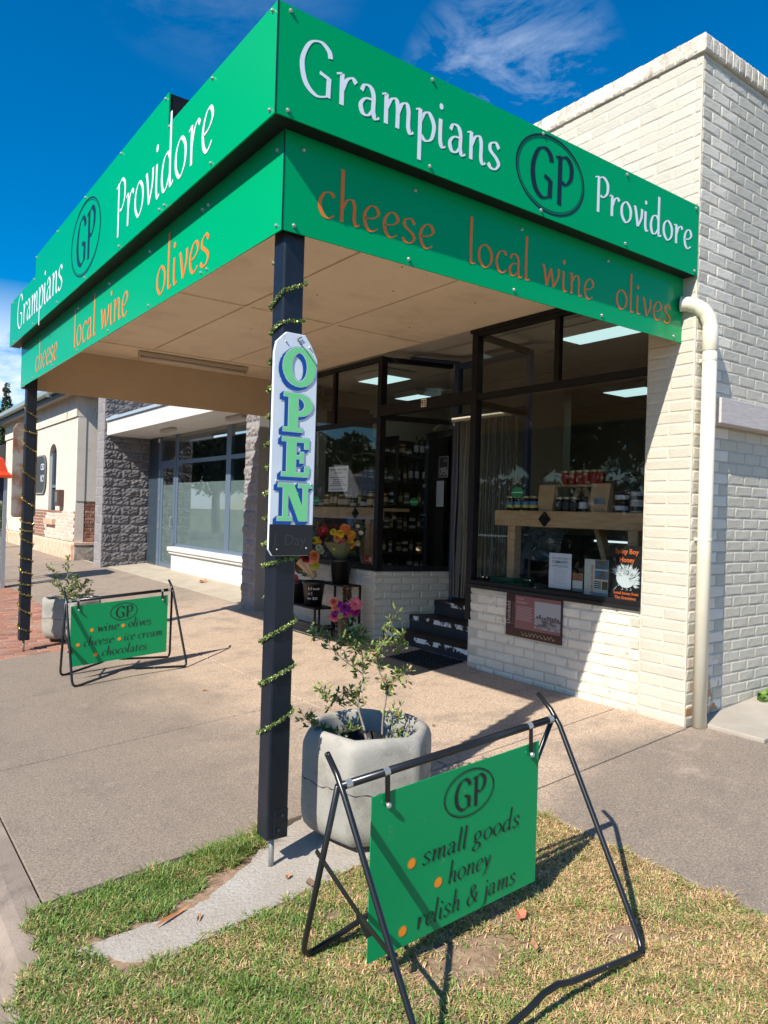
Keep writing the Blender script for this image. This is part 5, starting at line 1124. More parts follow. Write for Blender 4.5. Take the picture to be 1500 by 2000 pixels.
b = MB(); b.box(3.07, 3.119, WY-.42, WY-.36, WZ0, WZ1+.1); b.box(3.07, 3.119, WY+.36, WY+.42, WZ0, WZ1+.1); b.box(3.07, 3.119, WY-.36, WY+.36, 1.85, 1.93); part('sash', b, mat('blue_grey_sash', (.12, .16, .22), .5), wd)
b = MB(); b.box(2.90, 3.11, WY-.52, WY+.52, .86, 1.015); part('sill', b, M_PINK, wd, bevel=.01)
M_GUT = mat('grey_green_gutter', (.26, .31, .31), .45); M_FAS = mat('dark_slate_fascia', (.05, .065, .085), .5)
b = MB(); b.box(2.50, 2.66, 15.30, 26.2, 4.17, 4.30); b.box(2.661, 7, 15.30, 15.44, 4.17, 4.30); part('gutter', b, M_GUT, ob, bevel=.015)
b = MB(); b.box(2.67, 2.72, 15.45, 26.2, 4.03, 4.25); b.box(2.721, 7, 15.45, 15.50, 4.03, 4.25); part('fascia_board', b, M_FAS, ob)
b = MB(); b.box(2.73, 2.99, 15.51, 26, 4.10, 4.13); b.box(3.0, 7, 15.51, 15.83, 4.10, 4.13); part('eave_lining', b, mat('flaky_eave_paint', (.52, .44, .34), .8, (.32, .2, .12), 14., .5, .62), ob)
M_ROOF = mat('rust_red_roof_iron', (.32, .10, .07), .6, (.20, .07, .05), 6.); b = MB()
b.add([(2.52, 15.32, 4.31), (9.0, 15.32, 4.31), (9.0, 26.2, 4.31), (2.52, 26.2, 4.31), (5.76, 18.5, 5.45), (5.76, 23.0, 5.45)], [(0, 1, 4), (1, 2, 5, 4), (2, 3, 5), (3, 0, 4, 5), (3, 2, 1, 0)])
part('roof', b, M_ROOF, ob)
b = MB()
for k_ in range(22):
    x = 2.6+k_*.29; tt = min(1, (x-2.52)/3.24) if x < 5.76 else max(0, (9-x)/3.24)
    b.bar((x, 15.33, 4.325), (x, 15.33+3.1*tt, 4.325+1.13*tt), .03, .03)
o_ = part('roof_rib', b, M_ROOF, ob); o_['kind'] = 'stuff'
b = MB(); b.box(2.44, 2.50, 16.6, 16.66, 4.05, 4.2); b.bar((2.5, 17.1, 4.24), (2.67, 17.1, 4.1), .05, .02); part('gutter_bracket', b, M_BOLT, ob)
b = MB(); b.tube([(3.55+.16*math.cos(a), 15.835, 3.62+.20*math.sin(a)) for a in [i*.45 for i in range(-3, 9)]], .03, 6); part('plaster_scroll', b, M_REN, ob)
mb_ = thing('meter_box', 'small brown metal box on the old cream wall beside the arched window', 'box', (2.98, 17.25, 1.34)); b = MB(); b.box(2.86, 2.995, 17.0, 17.42, 1.36, 1.78); part('case', b, mat('brown_box', (.09, .045, .04), .5), mb_, bevel=.01); b = MB(); b.box(2.852, 2.859, 17.08, 17.34, 1.45, 1.72); part('window_pane', b, mat('box_dark', (.05, .06, .08), .2), mb_)
og = thing('oval_sign', 'dark rounded sign with white letters on the old cream wall behind the far post', 'sign', (2.96, 19.8, 2.2)); b = MB()
oy0, oy1, oz0, oz1, r_ = 19.02, 20.6, 1.68, 2.78, .35
pl_ = []
for cx_, cz_, a0 in ((oy1-r_, oz1-r_, 0), (oy0+r_, oz1-r_, 90), (oy0+r_, oz0+r_, 180), (oy1-r_, oz0+r_, 270)):
    for k_ in range(5): a = R(a0+k_*22.5); pl_.append((cx_+r_*math.cos(a), cz_+r_*math.sin(a)))
b.prism(pl_, 'x', 2.955, 2.99); part('board', b, mat('charcoal_sign', (.05, .052, .055), .5), og)
b = MB(); c_ = [(oy0+oy1)/2, (oz0+oz1)/2]; n = len(pl_); v = [(2.9535, y_, z_) for y_, z_ in pl_]+[(2.9535, c_[0]+(y_-c_[0])*.95, c_[1]+(z_-c_[1])*.94) for y_, z_ in pl_]
M_SW = mat('sign_white', (.7, .72, .74), .5); part('border_line', MB().add(v, [(i, (i+1) % n, n+(i+1) % n, n+i) for i in range(n)]), mat('grey_line', (.3, .31, .32), .5), og)
sans('CED', (2.954, 19.62, 2.36), (0, -1, 0), (-1, 0, 0), .24, M_SW, og, width=.46, bold=.02, lift=.003); sans('NCY', (2.954, 19.62, 2.03), (0, -1, 0), (-1, 0, 0), .26, M_SW, og, width=.46, bold=.02, lift=.003)
b = MB(); b.prism([(3.0, 3.45), (1.2, 2.55), (1.2, 2.30), (3.0, 2.30)], 'y', 25.55, 28.0); single('shop_awning', b, mat('dark_canvas', (.06, .065, .07), .7), 'dark grey canvas awning far down the street at the end of the old building', 'awning')
b = MB(); b.tube([(2.3, 24.2, .0), (2.3, 24.2, .75), (2.35, 24.3, .88), (2.9, 25.2, 1.2)], .03, 6); b.tube([(2.3, 24.2, .0), (2.3, 24.2, .02)], .06, 6); single('handrail', b, M_BLACK, 'thin black curved handrail at the far end of the old building', 'handrail')

# phone booth at the left edge
pb = thing('phone_booth', 'grey metal street booth with an orange red top at the left edge', 'booth', (.4, 12.3, -.15)); Xb0, Xb1, Yb0, Yb1 = -.12, .84, 11.8, 12.7; M_BOO = mat('booth_grey_metal', (.36, .40, .42), .4, metal=.4)
for x, y in ((Xb0, Yb0), (Xb1-.06, Yb0), (Xb0, Yb1-.06), (Xb1-.06, Yb1-.06)): b = MB(); b.box(x, x+.06, y, y+.06, -.16, 1.86); part('post', b, M_BOO, pb)
b = MB(); q = lambda e, z: [(Xb0-e, Yb0-e, z), (Xb1+e, Yb0-e, z), (Xb1+e, Yb1+e, z), (Xb0-e, Yb1+e, z)]
b.add(q(.07, 1.86)+q(.07, 1.91)+q(.0, 1.97)+q(-.06, 2.2)+q(-.12, 2.24), [(3, 2, 1, 0)]+[(4*i+k_, 4*i+(k_+1) % 4, 4*i+4+(k_+1) % 4, 4*i+4+k_) for i in range(4) for k_ in range(4)]+[(16, 17, 18, 19)]); part('roof', b, mat('orange_red_plastic', (.75, .07, .015), .35), pb)
b = MB(); b.box(Xb0+.06, Xb1-.06, Yb0+.02, Yb0+.04, 1.45, 1.86); part('header_panel', b, mat('navy_panel', (.01, .015, .04), .4), pb)
b = MB()
for i in range(32): b.box(Xb0+.06, Xb1-.06, Yb0+.015, Yb0+.035, .05+i*.026, .064+i*.026)
o_ = part('louvre', b, M_BOO, pb); o_['kind'] = 'stuff'; b = MB(); b.box(Xb0+.06, Xb1-.06, Yb0+.045, Yb0+.05, .0, 1.45); part('side_pane', b, M_GLASSN, pb)

# ================================================================== TREES (numpy leaf clouds)
def leaf_cloud(name, centers, radii, n, size, mats, parent, seed, up=.2, squash=1.):
    rg = np.random.default_rng(seed); centers = np.array(centers, float); radii = np.array(radii, float)
    w = radii**2; w /= w.sum(); k_ = rg.choice(len(centers), n, p=w)
    d = rg.normal(size=(n, 3)); d /= np.linalg.norm(d, axis=1)[:, None]; rr_ = rg.uniform(.55, 1.06, n)**.6
    P = centers[k_]+d*(radii[k_]*rr_)[:, None]*np.array([1, 1, squash])
    u = rg.normal(size=(n, 3)); u /= np.linalg.norm(u, axis=1)[:, None]; v = np.cross(u, rg.normal(size=(n, 3))); v /= np.linalg.norm(v, axis=1)[:, None]
    s = size*rg.uniform(.5, 1.4, n)[:, None]
    V = np.stack([P-u*s, P+v*s*.45, P+u*s, P-v*s*.45], 1).reshape(-1, 3)
    V -= np.array(rootm(parent).translation)
    me = bpy.data.meshes.new(name); me.vertices.add(4*n); me.vertices.foreach_set('co', V.ravel()); me.loops.add(4*n); me.loops.foreach_set('vertex_index', np.arange(4*n, dtype=np.int32)); me.polygons.add(n); me.polygons.foreach_set('loop_start', np.arange(0, 4*n, 4, dtype=np.int32))
    for m_ in mats: me.materials.append(m_)
    me.polygons.foreach_set('material_index', rg.integers(0, len(mats), n).astype(np.int32)); me.update(calc_edges=True)
    o = bpy.data.objects.new(name, me); COL.objects.link(o); o.parent = parent; o['kind'] = 'stuff'; return o
MLD = [mat('dark_leaf', (.028, .045, .016), .6), mat('mid_leaf', (.05, .075, .025), .6)]; MLO = [mat('olive_crown_leaf', (.10, .12, .035), .6), mat('light_crown_leaf', (.15, .17, .05), .6)]
M_TRK = mat('bark', (.13, .10, .075), .9, (.07, .05, .04), 8.)
def tree(label, x, y, z, h, r, mats, n, seed, kind='round', group=None, size=.16):
    rr = random.Random(seed); t = thing('tree', label, 'tree', (x, y, z), 0, group)
    b = MB(); b.tube([(x, y, z-.2), (x+.1, y, z+h*.3), (x-.1, y+.1, z+h*.6), (x, y, z+h*.85)], [r*.09, r*.07, r*.04, .02], 8)
    cs, rs = [], []
    if kind == 'cypress':
        for k_ in range(26): q = k_/25; cs.append((x+rr.uniform(-.06, .06), y+rr.uniform(-.06, .06), z+h*(.06+.90*q))); rs.append(r*(1-.80*q**1.6)*rr.uniform(.85, 1.05))
    else:
        for k_ in range(16):
            a, e = rr.uniform(0, 6.28), rr.uniform(-.5, 1.3); d = r*rr.uniform(.35, .75); c = (x+d*math.cos(a)*math.cos(e), y+d*math.sin(a)*math.cos(e), z+h*.66+d*math.sin(e)*.75); cs.append(c); rs.append(r*rr.uniform(.25, .45))
            b.tube([(x, y, z+h*.4), tuple((Vector((x, y, z+h*.5))+Vector(c))/2), c], [r*.035, r*.02, .01], 5, False)
    part('trunk', b, M_TRK, t); leaf_cloud('crown', cs, rs, n, size, mats, t, seed); return t
tree('tall narrow dark cypress at the far left edge beyond the old building', 6.9, 50, -.4, 9.8, .85, MLD, 9000, 1, 'cypress', size=.13)
tree('pale green tree showing over the old roof at the far left', 10.2, 62, -.4, 9.2, 3.2, MLO, 7000, 2, size=.22)
bs = thing('hedge', 'sunlit green bushes low at the far left edge behind the orange topped booth', 'bush', (5.0, 36, -.4)); leaf_cloud('foliage', [(4.3+i*.7, 36+(i % 3)*.8, .55+.3*(i % 2)) for i in range(7)], [.95]*7, 6000, .09, MLO, bs, 4)
# across the road: seen only in the shop windows
tree('large dark gum tree across the road, reflected in the shop window', -12.5, 15.5, -.5, 8.5, 4.6, MLD, 14000, 5, group='trees across the road', size=.2)
tree('second dark gum tree across the road, reflected in the shop window', -13.5, 8.0, -.5, 7.5, 4.2, MLD, 12000, 6, group='trees across the road', size=.2)
tree('olive green rounded tree behind the house across the road', -27, 51, -.5, 8.5, 4.5, MLO, 7000, 7, group='trees across the road', size=.3)
tree('dark tree beside the house across the road', -19, 28, -.5, 7.2, 3.4, MLD, 7000, 8, group='trees across the road', size=.25)
hg = thing('hedge', 'long dark hedge added across the road to block bright sky reflected in the shop window', 'hedge', (-11.5, 12, -.5)); leaf_cloud('foliage', [(-11.5+.2*(i % 3), 2.5+i*.4, .7+1.1*(i % 2)) for i in range(52)], [1.05]*52, 16000, .15, MLD, hg, 14)  # added below the tree crowns to hide the bright horizon band in the glass
tree('tree with open branches across the road, reflected next door', -12, 40, -.5, 8.0, 3.8, MLD, 5000, 15, group='trees across the road', size=.25)
tree('second tree across the road, reflected next door', -13, 49, -.5, 8.5, 4.4, MLD, 8000, 16, group='trees across the road', size=.25)
hs_ = thing('house', 'brick house with a grey hip roof and a steep gable across the road', 'house', (-20, 37, -.5))
b = MB(); b.box(-25, -18.5, 32.5, 42, -.5, 2.5); b.box(-18.6, -17.2, 35.4, 38.0, -.5, 2.5); b.prism([(35.4, 2.5), (38.0, 2.5), (36.7, 4.2)], 'x', -18.4, -17.2); part('wall', b, mat('house_brick', (.45, .28, .19), .8), hs_)
b = MB(); b.add([(-25.6, 32, 2.5), (-18, 32, 2.5), (-18, 42.6, 2.5), (-25.6, 42.6, 2.5), (-21.8, 35, 4.5), (-21.8, 39.6, 4.5)], [(0, 1, 4), (1, 2, 5, 4), (2, 3, 5), (3, 0, 4, 5)]); b.bar((-17.6, 35.1, 2.3), (-17.6, 36.7, 4.4), 1.2, .12); b.bar((-17.6, 38.3, 2.3), (-17.6, 36.7, 4.4), 1.2, .12); part('roof', b, mat('grey_roof_iron', (.30, .32, .34), .5), hs_)
for y_ in (33.4, 36.2, 39.6): b = MB(); xx = -17.19 if y_ == 36.2 else -18.49; b.box(xx, xx+.05, y_, y_+1.0, .7, 2.0); part('window', b, mat('far_window', (.06, .07, .08), .2), hs_)
pp = MB(); pp.tube([(-5.5, 19.5, -.5), (-5.3, 19.6, 9)], [.14, .10], 8); single('street_pole', pp, mat('pale_pole', (.4, .38, .34), .7), 'pale leaning street pole across the road, reflected in the left shop window', 'pole')
car = thing('parked_car', 'blue car parked at the kerb down the street, reflected in the left window', 'car', (-2.6, 13.5, -.5))
b = MB(); prof_ = [(11.3, -.15), (15.7, -.15), (15.75, .35), (15.2, .50), (14.6, .55), (14.0, 1.28), (12.0, 1.32), (11.35, .55), (11.25, .3)]; b.prism(prof_, 'x', -3.5, -1.75); M_CAR = mat('blue_car_paint', (.01, .09, .30), .25, coat=.6); part('body', b, M_CAR, car, bevel=.06)
for xx in (-3.508, -1.748): b = MB(); b.prism([(14.45, .60), (13.9, 1.2), (12.15, 1.24), (11.6, .62)], 'x', xx, xx+.006); part('side_window', b, mat('car_glass', (.01, .012, .014), .08, spec=.8), car)
b = MB(); b.add([(-3.35, 14.66, .62), (-1.9, 14.66, .62), (-2.0, 14.06, 1.24), (-3.25, 14.06, 1.24)], [(0, 1, 2, 3)]); b.add([(-3.35, 11.33, .66), (-1.9, 11.33, .66), (-2.0, 11.93, 1.26), (-3.25, 11.93, 1.26)], [(3, 2, 1, 0)]); part('windscreen', b, mat('car_glass', (1, 1, 1)), car)
for x in (-3.5, -1.95):
    for y in (12.2, 14.8): b = MB(); b.tube([(x, y, -.18), (x+.2, y, -.18)], .32, 16); wh = part('wheel', b, M_BLACK, car); b = MB(); b.tube([(x-.01, y, -.18), (x+.21, y, -.18)], .19, 12); part('rim', b, M_BOLT, wh)

# ================================================================== SHOP INTERIOR
M_FLU = mat('lit_diffuser', (.62, .88, .90), .5, emit=.75); M_TRO = mat('light_housing', (.55, .52, .46), .5)
for i, (xa, xb, ya, yb, wh_) in enumerate(((3.93, 4.30, 4.50, 5.15, 'above the left hand shop window'), (4.0, 4.32, .95, 1.80, 'high in the right hand shop window'), (5.15, 5.5, 5.4, 5.95, 'deeper inside above the bottle shelves'), (6.8, 7.3, 2.75, 3.4, 'far inside behind the right hand window'))):
    t = thing('ceiling_light', 'lit fluorescent ceiling light '+wh_, 'light', ((xa+xb)/2, (ya+yb)/2, 3.25), 0, 'ceiling lights inside the shop'); b = MB(); e = .06
    b.add([(xa-e, ya-e, 3.2445), (xb+e, ya-e, 3.2445), (xb+e, yb+e, 3.2445), (xa-e, yb+e, 3.2445), (xa, ya, 3.17), (xb, ya, 3.17), (xb, yb, 3.17), (xa, yb, 3.17)], [(0, 1, 5, 4), (1, 2, 6, 5), (2, 3, 7, 6), (3, 0, 4, 7), (0, 3, 2, 1)]); part('housing', b, M_TRO, t)
    b = MB(); b.box(xa, xb, ya, yb, 3.165, 3.1695); part('diffuser', b, M_FLU, t)
M_TIM = mat('weathered_timber', (.62, .42, .24), .7, (.48, .31, .17), 5., .4, .6, bump=.4, bscale=30, stretch=(8, 1, 9), dirt=(.06, .04, .03), dscale=3, dlo=.64, dhi=.68)
def table(label, y0, y1):
    t = thing('display_table', label, 'table', (3.6, (y0+y1)/2, .76)); b = MB(); b.box(3.455, 3.56, y0, y1, 1.345, 1.488); part('apron', b, M_TIM, t, bevel=.006)
    b = MB(); b.box(3.561, 3.95, y0+.02, y1-.02, 1.45, 1.486); part('table_top', b, M_TIM, t)
    for y in (y0+.16, y1-.26): b = MB(); b.box(3.465, 3.55, y, y+.09, .76, 1.344); part('leg', b, M_TIM, t)
    b = MB(); b.bar((3.80, (y0+y1)/2-.05, 1.44), (3.80, (y0+y1)/2-.28, .78), .05, .09, (1, 0, 0)); part('brace', b, M_TIM, t)
    yc = 1.43 if y0 < 2 else 4.42; b = MB(); b.prism([(yc, 1.35), (yc+.065, 1.415), (yc, 1.48), (yc-.065, 1.415)], 'x', 3.435, 3.4545); b.ball((3.433, yc, 1.415), .018, 6, 4); part('iron_plate', b, M_BLACK, t); return t
table('heavy timber display table behind the right hand shop window', .33, 2.06); table('heavy timber display table behind the left hand shop window', 3.98, 5.95)
M_JAR = mat('dark_preserve_glass', (.02, .014, .012), .15, spec=.7); M_LID = mat('gold_lid', (.45, .38, .2), .35, metal=.5)
def jar_proto(nm, label, cat, body, lid, lab, r, h, loc, bottle=False, group=None, lab2=None):
    t = thing(nm, label, cat, loc, 0, group); b = MB(); X, Y, Z = loc
    if bottle: b.lathe((X, Y, Z), [(r*.9, 0), (r, .01), (r, h*.62), (r*.75, h*.70), (r*.36, h*.78), (r*.32, h*.95), (r*.36, h)], 12)
    else: b.lathe((X, Y, Z), [(r*.9, 0), (r, .008), (r, h*.80), (r*.86, h*.87)], 12)
    part('glass', b, body, t, smooth=True)
    b = MB()
    if bottle: b.lathe((X, Y, Z+h*.90), [(r*.40, 0), (r*.40, h*.11)], 10)
    else: b.lathe((X, Y, Z+h*.85), [(r*.95, 0), (r*.95, h*.14), (r*.9, h*.15)], 12)
    part('lid', b, lid, t)
    if lab: b = MB(); b.lathe((X, Y, Z+h*.20), [(r*1.015, 0), (r*1.015, h*(.34 if bottle else .42))], 12, False); part('label_band', b, lab, t)
    if lab2: b = MB(); b.lathe((X, Y, Z+h*.20), [(r*1.03, 0), (r*1.03, h*.18)], 12, False); part('label_stripe', b, lab2, t)
    return t
ORD = ['first', 'second', 'third', 'fourth', 'fifth', 'sixth', 'seventh', 'eighth', 'ninth', 'tenth']
M_LB = mat('blue_label', (.08, .22, .42), .5); M_LY = mat('yellow_label', (.62, .52, .10), .5); M_LW = mat('white_label', (.55, .56, .60), .5); M_LG = mat('black_label', (.03, .03, .03), .5); M_LCR = mat('cream_label', (.55, .46, .30), .5)
TZ = 1.489
p0 = jar_proto('jar', 'first blue and yellow labelled jar from the left on the right window table', 'jar', M_JAR, M_LID, M_LB, .041, .135, (3.52, 1.92, TZ), lab2=M_LY, group='blue labelled jars on the right window table')
for i, y in enumerate((1.815, 1.715, 1.625)): dup(p0, (3.52, y, TZ), 0, ORD[i+1]+' blue and yellow labelled jar from the left on the right window table')
p1 = jar_proto('jar', 'first black jar right of the left paper bag in the right window', 'jar', M_JAR, M_LID, M_LG, .036, .125, (3.52, 1.325, TZ), group='black jars between the paper bags')
for i, y in enumerate((1.245, 1.165)): dup(p1, (3.52, y, TZ), 0, ORD[i+1]+' black jar right of the left paper bag in the right window')
jar_proto('jar', 'dark jar with a white label just left of the second paper bag', 'jar', M_JAR, M_LG, M_LW, .038, .13, (3.53, 1.075, TZ))
p2 = jar_proto('jar', 'lower dark jar with white label in the stack right of the paper bag', 'jar', M_JAR, M_LG, M_LW, .055, .085, (3.53, .69, TZ), group='stacked jars at the right end of the table'); dup(p2, (3.53, .69, TZ+.088), 0, 'upper dark jar with white label in the stack right of the paper bag')
p3 = jar_proto('tub', 'lower white lidded tub at the right end of the window table', 'tub', M_LW, M_LW, M_LG, .06, .082, (3.54, .545, TZ), group='white tubs at the right end of the table'); dup(p3, (3.54, .545, TZ+.085), 0, 'upper white lidded tub at the right end of the window table')
M_KR = mat('kraft_paper', (.50, .34, .20), .7, (.44, .29, .16), 9.)
def kraft(label, y0, y1, h, win):
    t = thing('paper_bag', label, 'bag', (3.55, (y0+y1)/2, TZ)); x0, x1 = 3.50, 3.58; b = MB(); m_ = .012
    b.add([(x0, y0+m_, TZ), (x1, y0+m_, TZ), (x1, y1-m_, TZ), (x0, y1-m_, TZ), (x0-.004, y0, TZ+h*.35), (x1, y0, TZ+h*.35), (x1, y1, TZ+h*.35), (x0-.004, y1, TZ+h*.35), (x0+.02, y0-.004, TZ+h), (x1-.03, y0-.004, TZ+h), (x1-.03, y1+.004, TZ+h), (x0+.02, y1+.004, TZ+h)], [(3, 2, 1, 0)]+[(4*i+k_, 4*i+(k_+1) % 4, 4*i+4+(k_+1) % 4, 4*i+4+k_) for i in range(2) for k_ in range(4)]+[(8, 9, 10, 11)]); part('bag_body', b, M_KR, t, bevel=.003)
    if win: b = MB(); b.box(x0-.006, x0-.003, y0+.03, y1-.04, TZ+h*.27, TZ+h*.47); part('bag_window', b, mat('blue_window_film', (.10, .17, .28), .3, (.2, .25, .3), 30.), t)
kraft('kraft paper bag behind the round green sticker in the right window', 1.385, 1.56, .235, False); kraft('kraft paper bag with a blue window on the right window table', .80, .985, .24, True)
t = thing('can_stand', 'small timber trestle holding red cans above the jars', 'stand', (3.8, 1.33, TZ)); b = MB(); b.box(3.74, 3.90, 1.08, 1.55, 1.715, 1.735); part('board', b, M_TIM, t)
for s_ in (-1, 1): b = MB(); b.bar((3.8, 1.31+s_*.03, 1.715), (3.8, 1.31+s_*.13, 1.49), .02, .05, (0, 1, 0)); part('leg', b, M_TIM, t)
M_CAN = mat('red_can', (.38, .03, .02), .4, (.42, .16, .05), 30., .55, .65)
c0 = None
for i, y in enumerate((1.50, 1.42, 1.34, 1.26, 1.18, 1.11)):
    if not c0: c0 = jar_proto('can', 'first red food can from the left on the small timber trestle', 'can', M_CAN, M_LID, None, .037, .13, (3.80, y, 1.736), group='red cans on the trestle')
    else: dup(c0, (3.80, y, 1.736), 0, ORD[i]+' red food can from the left on the small timber trestle')
kinds = [('amber jar', mat('amber_glass', (.16, .07, .02), .2), M_LID, M_LCR, .055, .16, False), ('dark jar', M_JAR, M_LG, M_LW, .05, .11, False), ('tall wine bottle', mat('green_black_glass', (.012, .018, .012), .12, spec=.8), M_LG, M_LW, .038, .31, True), ('squat preserve jar', mat('brown_preserve', (.12, .05, .02), .3), M_LID, M_LW, .045, .09, False), ('slim oil bottle', mat('oil_glass', (.14, .12, .03), .15), M_LG, M_LCR, .03, .24, True)]
rr = random.Random(21); protos = {}
lw_seq = [(5.46, 1), (5.34, 3), (5.20, 0), (5.09, 4), (5.0, 4), (4.86, 0), (4.74, 0), (4.60, 3), (4.45, 4), (4.36, 1), (4.22, 0), (4.10, 3)]
def putk(kd, loc, label, group):
    nm, body, lid, lab, r, h, bt = kinds[kd]
    if kd not in protos: protos[kd] = jar_proto('bottle' if bt else 'jar', label, 'bottle' if bt else 'jar', body, lid, lab, r, h, loc, bt, group); return
    dup(protos[kd], loc, 0, label, group)
for i, (y, kd) in enumerate(lw_seq): putk(kd, (3.54, y, TZ), '%s, %s item from the left on the left window table' % (kinds[kd][0], (ORD+['eleventh', 'twelfth'])[i]), 'jars and bottles on the left window table')
shf = thing('shelf_unit', 'dark shelf unit of bottles and jars along the side wall inside the shop', 'shelves', (5.5, 6.2, .45))
M_SHF = mat('dark_shelf_timber', (.04, .028, .022), .6); rows = (.50, .82, 1.18, 1.57, 1.93, 2.34)
b = MB(); b.box(4.6, 6.55, 6.36, 6.39, .45, 2.6); part('back_board', b, M_SHF, shf)
for x in (4.6, 5.25, 5.9, 6.52): b = MB(); b.box(x, x+.03, 5.98, 6.36, .45, 2.62); part('upright', b, M_SHF, shf)
for z in rows: b = MB(); b.box(4.631, 6.519, 6.0, 6.35, z-.025, z); part('shelf', b, M_SHF, shf)
rn = ['lowest', 'second lowest', 'third', 'fourth', 'fifth', 'top']
for ri, z in enumerate(rows):
    x = 4.72; i = 0
    while x < 6.0 and i < 10:
        kd = (2 if x > 5.6 else rr.choice((0, 1, 3, 4, 1))) if ri in (5, 4) else rr.choice((0, 1, 3, 3, 4)); putk(kd, (x, 6.09, z+.001), '%s, %s along the %s shelf from the entrance side' % (kinds[kd][0], ORD[i], rn[ri]), 'bottles and jars on the side wall shelves')
        if kd in (1, 3) and ri < 5 and rr.random() < .7: putk(kd, (x, 6.09, z+.001+kinds[kd][5]*1.01), '%s stacked on the %s one of the %s side wall shelf' % (kinds[kd][0], ORD[i], rn[ri]), 'bottles and jars on the side wall shelves')
        x += rr.uniform(.115, .16); i += 1
lb = thing('lit_sign_box', 'dim lit white box hanging far inside the shop behind the right window', 'light', (7, 4.7, 2.3)); b = MB(); b.box(7.0, 7.15, 4.42, 5.02, 2.22, 2.44); part('case', b, mat('dim_lit_white', (.55, .66, .62), .5, emit=.22), lb, bevel=.01); b = MB(); b.box(6.99, 7.16, 4.40, 5.04, 2.441, 2.46); part('top_trim', b, M_TRO, lb)
cab = thing('display_fridge', 'dark glass display fridge with thin lit edges behind the right window table', 'fridge', (5.0, 2.0, .45)); b = MB(); b.box(4.9, 5.5, 1.2, 2.9, .46, 1.25); part('cabinet', b, mat('fridge_dark', (.03, .03, .032), .3), cab); b = MB(); b.box(4.885, 4.899, 1.25, 2.0, 1.19, 1.21); part('lit_edge', b, mat('lit_edge', (.75, .9, .95), .5, emit=.8), cab)
for y in (1.26, 1.85, 2.8): b = MB(); b.box(4.885, 4.899, y, y+.02, .98, 1.18); part('lit_edge', b, mat('lit_edge', (1, 1, 1)), cab)
fz = thing('hanging_fern', 'grey green hanging plant at the right edge inside the right window', 'plant', (3.65, .62, 1.8)); leaf_cloud('foliage', [(3.65, .62+.09*i, 1.72+.05*i) for i in range(-2, 4)], [.07]*6, 260, .035, [mat('grey_leaf', (.14, .18, .16), .5)], fz, 9)
pw_ = thing('plastic_wrapped_bundle', 'crumpled clear plastic bundle under the timber table in the right window', 'bundle', (3.75, 1.6, 1.0)); b = MB(); rr = random.Random(4); n = 9
vv = [(3.62+rr.uniform(-.05, .05), 1.86-.5*i/(n-1), 1.32-.30*j/(n-1)+rr.uniform(-.02, .02)) for j in range(n) for i in range(n)]
b.add(vv, [(j*n+i, j*n+i+1, (j+1)*n+i+1, (j+1)*n+i) for j in range(n-1) for i in range(n-1)]); part('film', b, mat('grey_plastic_film', (.07, .09, .10), .12, spec=1.), pw_)
b = MB(); b.box(3.30, 3.9, 2.18, 2.9, .765, .80) if False else b.box(3.4, 3.7, 1.75, 2.05, .762, .86); single('green_tray', b, mat('dark_green_tray', (.01, .09, .045), .5), 'dark green tray on the window ledge behind the right hand window', 'tray', bevel=.01)

# ================================================================== FLOWER STAND
fs_ = thing('flower_stand', 'black metal tiered stand for the flower buckets below the left window', 'stand', (2.9, 4.2, 0))
def frame_bar(p, q): b = MB(); b.bar(p, q, .018, .018); return part('rail', b, M_BLACK, fs_)
zlo, zhi = .335, .60
for (x, y, z) in ((2.70, 4.06, zlo), (2.70, 5.0, zlo), (2.93, 4.06, zlo), (2.93, 5.0, zlo), (2.94, 3.84, zhi), (3.15, 3.84, zhi), (2.94, 4.36, zhi), (3.15, 4.36, zhi)):
    b = MB(); b.box(x-.01, x+.01, y-.01, y+.01, gz(x, y), z); part('leg', b, M_BLACK, fs_)
for z, xa, xb, ya, yb in ((zlo, 2.70, 2.93, 4.06, 5.0), (zhi, 2.94, 3.15, 3.84, 4.36), (.10, 2.70, 2.93, 4.06, 5.0), (.08, 2.94, 3.15, 3.84, 4.36)):
    for p, q in (((xa, ya, z), (xb, ya, z)), ((xa, yb, z), (xb, yb, z)), ((xa, ya, z), (xa, yb, z)), ((xb, ya, z), (xb, yb, z))): frame_bar(p, q)
for z, xa, xb, ya, yb in ((zlo, 2.70, 2.93, 4.06, 5.0), (zhi, 2.94, 3.15, 3.84, 4.36)):
    b = MB(); b.box(xa+.01, xb-.01, ya+.01, yb-.01, z-.004, z+.008); part('shelf', b, M_BLACK, fs_)
M_BKT = mat('black_plastic_bucket', (.010, .010, .011), .35)
def bucket(label, x, y, z, r, h, text=False):
    t = thing('flower_bucket', label, 'bucket', (x, y, z), 0, 'black flower buckets'); b = MB(); b.lathe((x, y, z+.001), [(r*.74, 0), (r*.97, h-.03), (r*1.05, h-.028), (r*1.05, h), (r*.93, h), (r*.90, h-.05)], 20); part('pail', b, M_BKT, t, smooth=True)
    if text:
        d = (CAM-Vector((x, y, z))); d.z = 0; d.normalize(); ux = Vector((0, 0, 1)).cross(d) ; O = Vector((x, y, z+h*.68))+d*(r*1.0)-ux*.065
        for i_, s_ in enumerate(('$15 bunch', 'or 2', 'for $25')): sans(s_, O-Vector((0, 0, i_*.055)), ux, d, .04, mat('chalk_writing', (.6, .62, .62), .6), t, width=(.13, .05, .11)[i_], uz=(.0, 0, 1), name='handwriting')
    return t
bucket('tall black bucket on the upper tier holding the orange and yellow bouquet', 3.04, 4.08, .609, .128, .28); bucket('black bucket with white handwriting on the lower tier', 2.82, 4.30, .344, .132, .28, True)
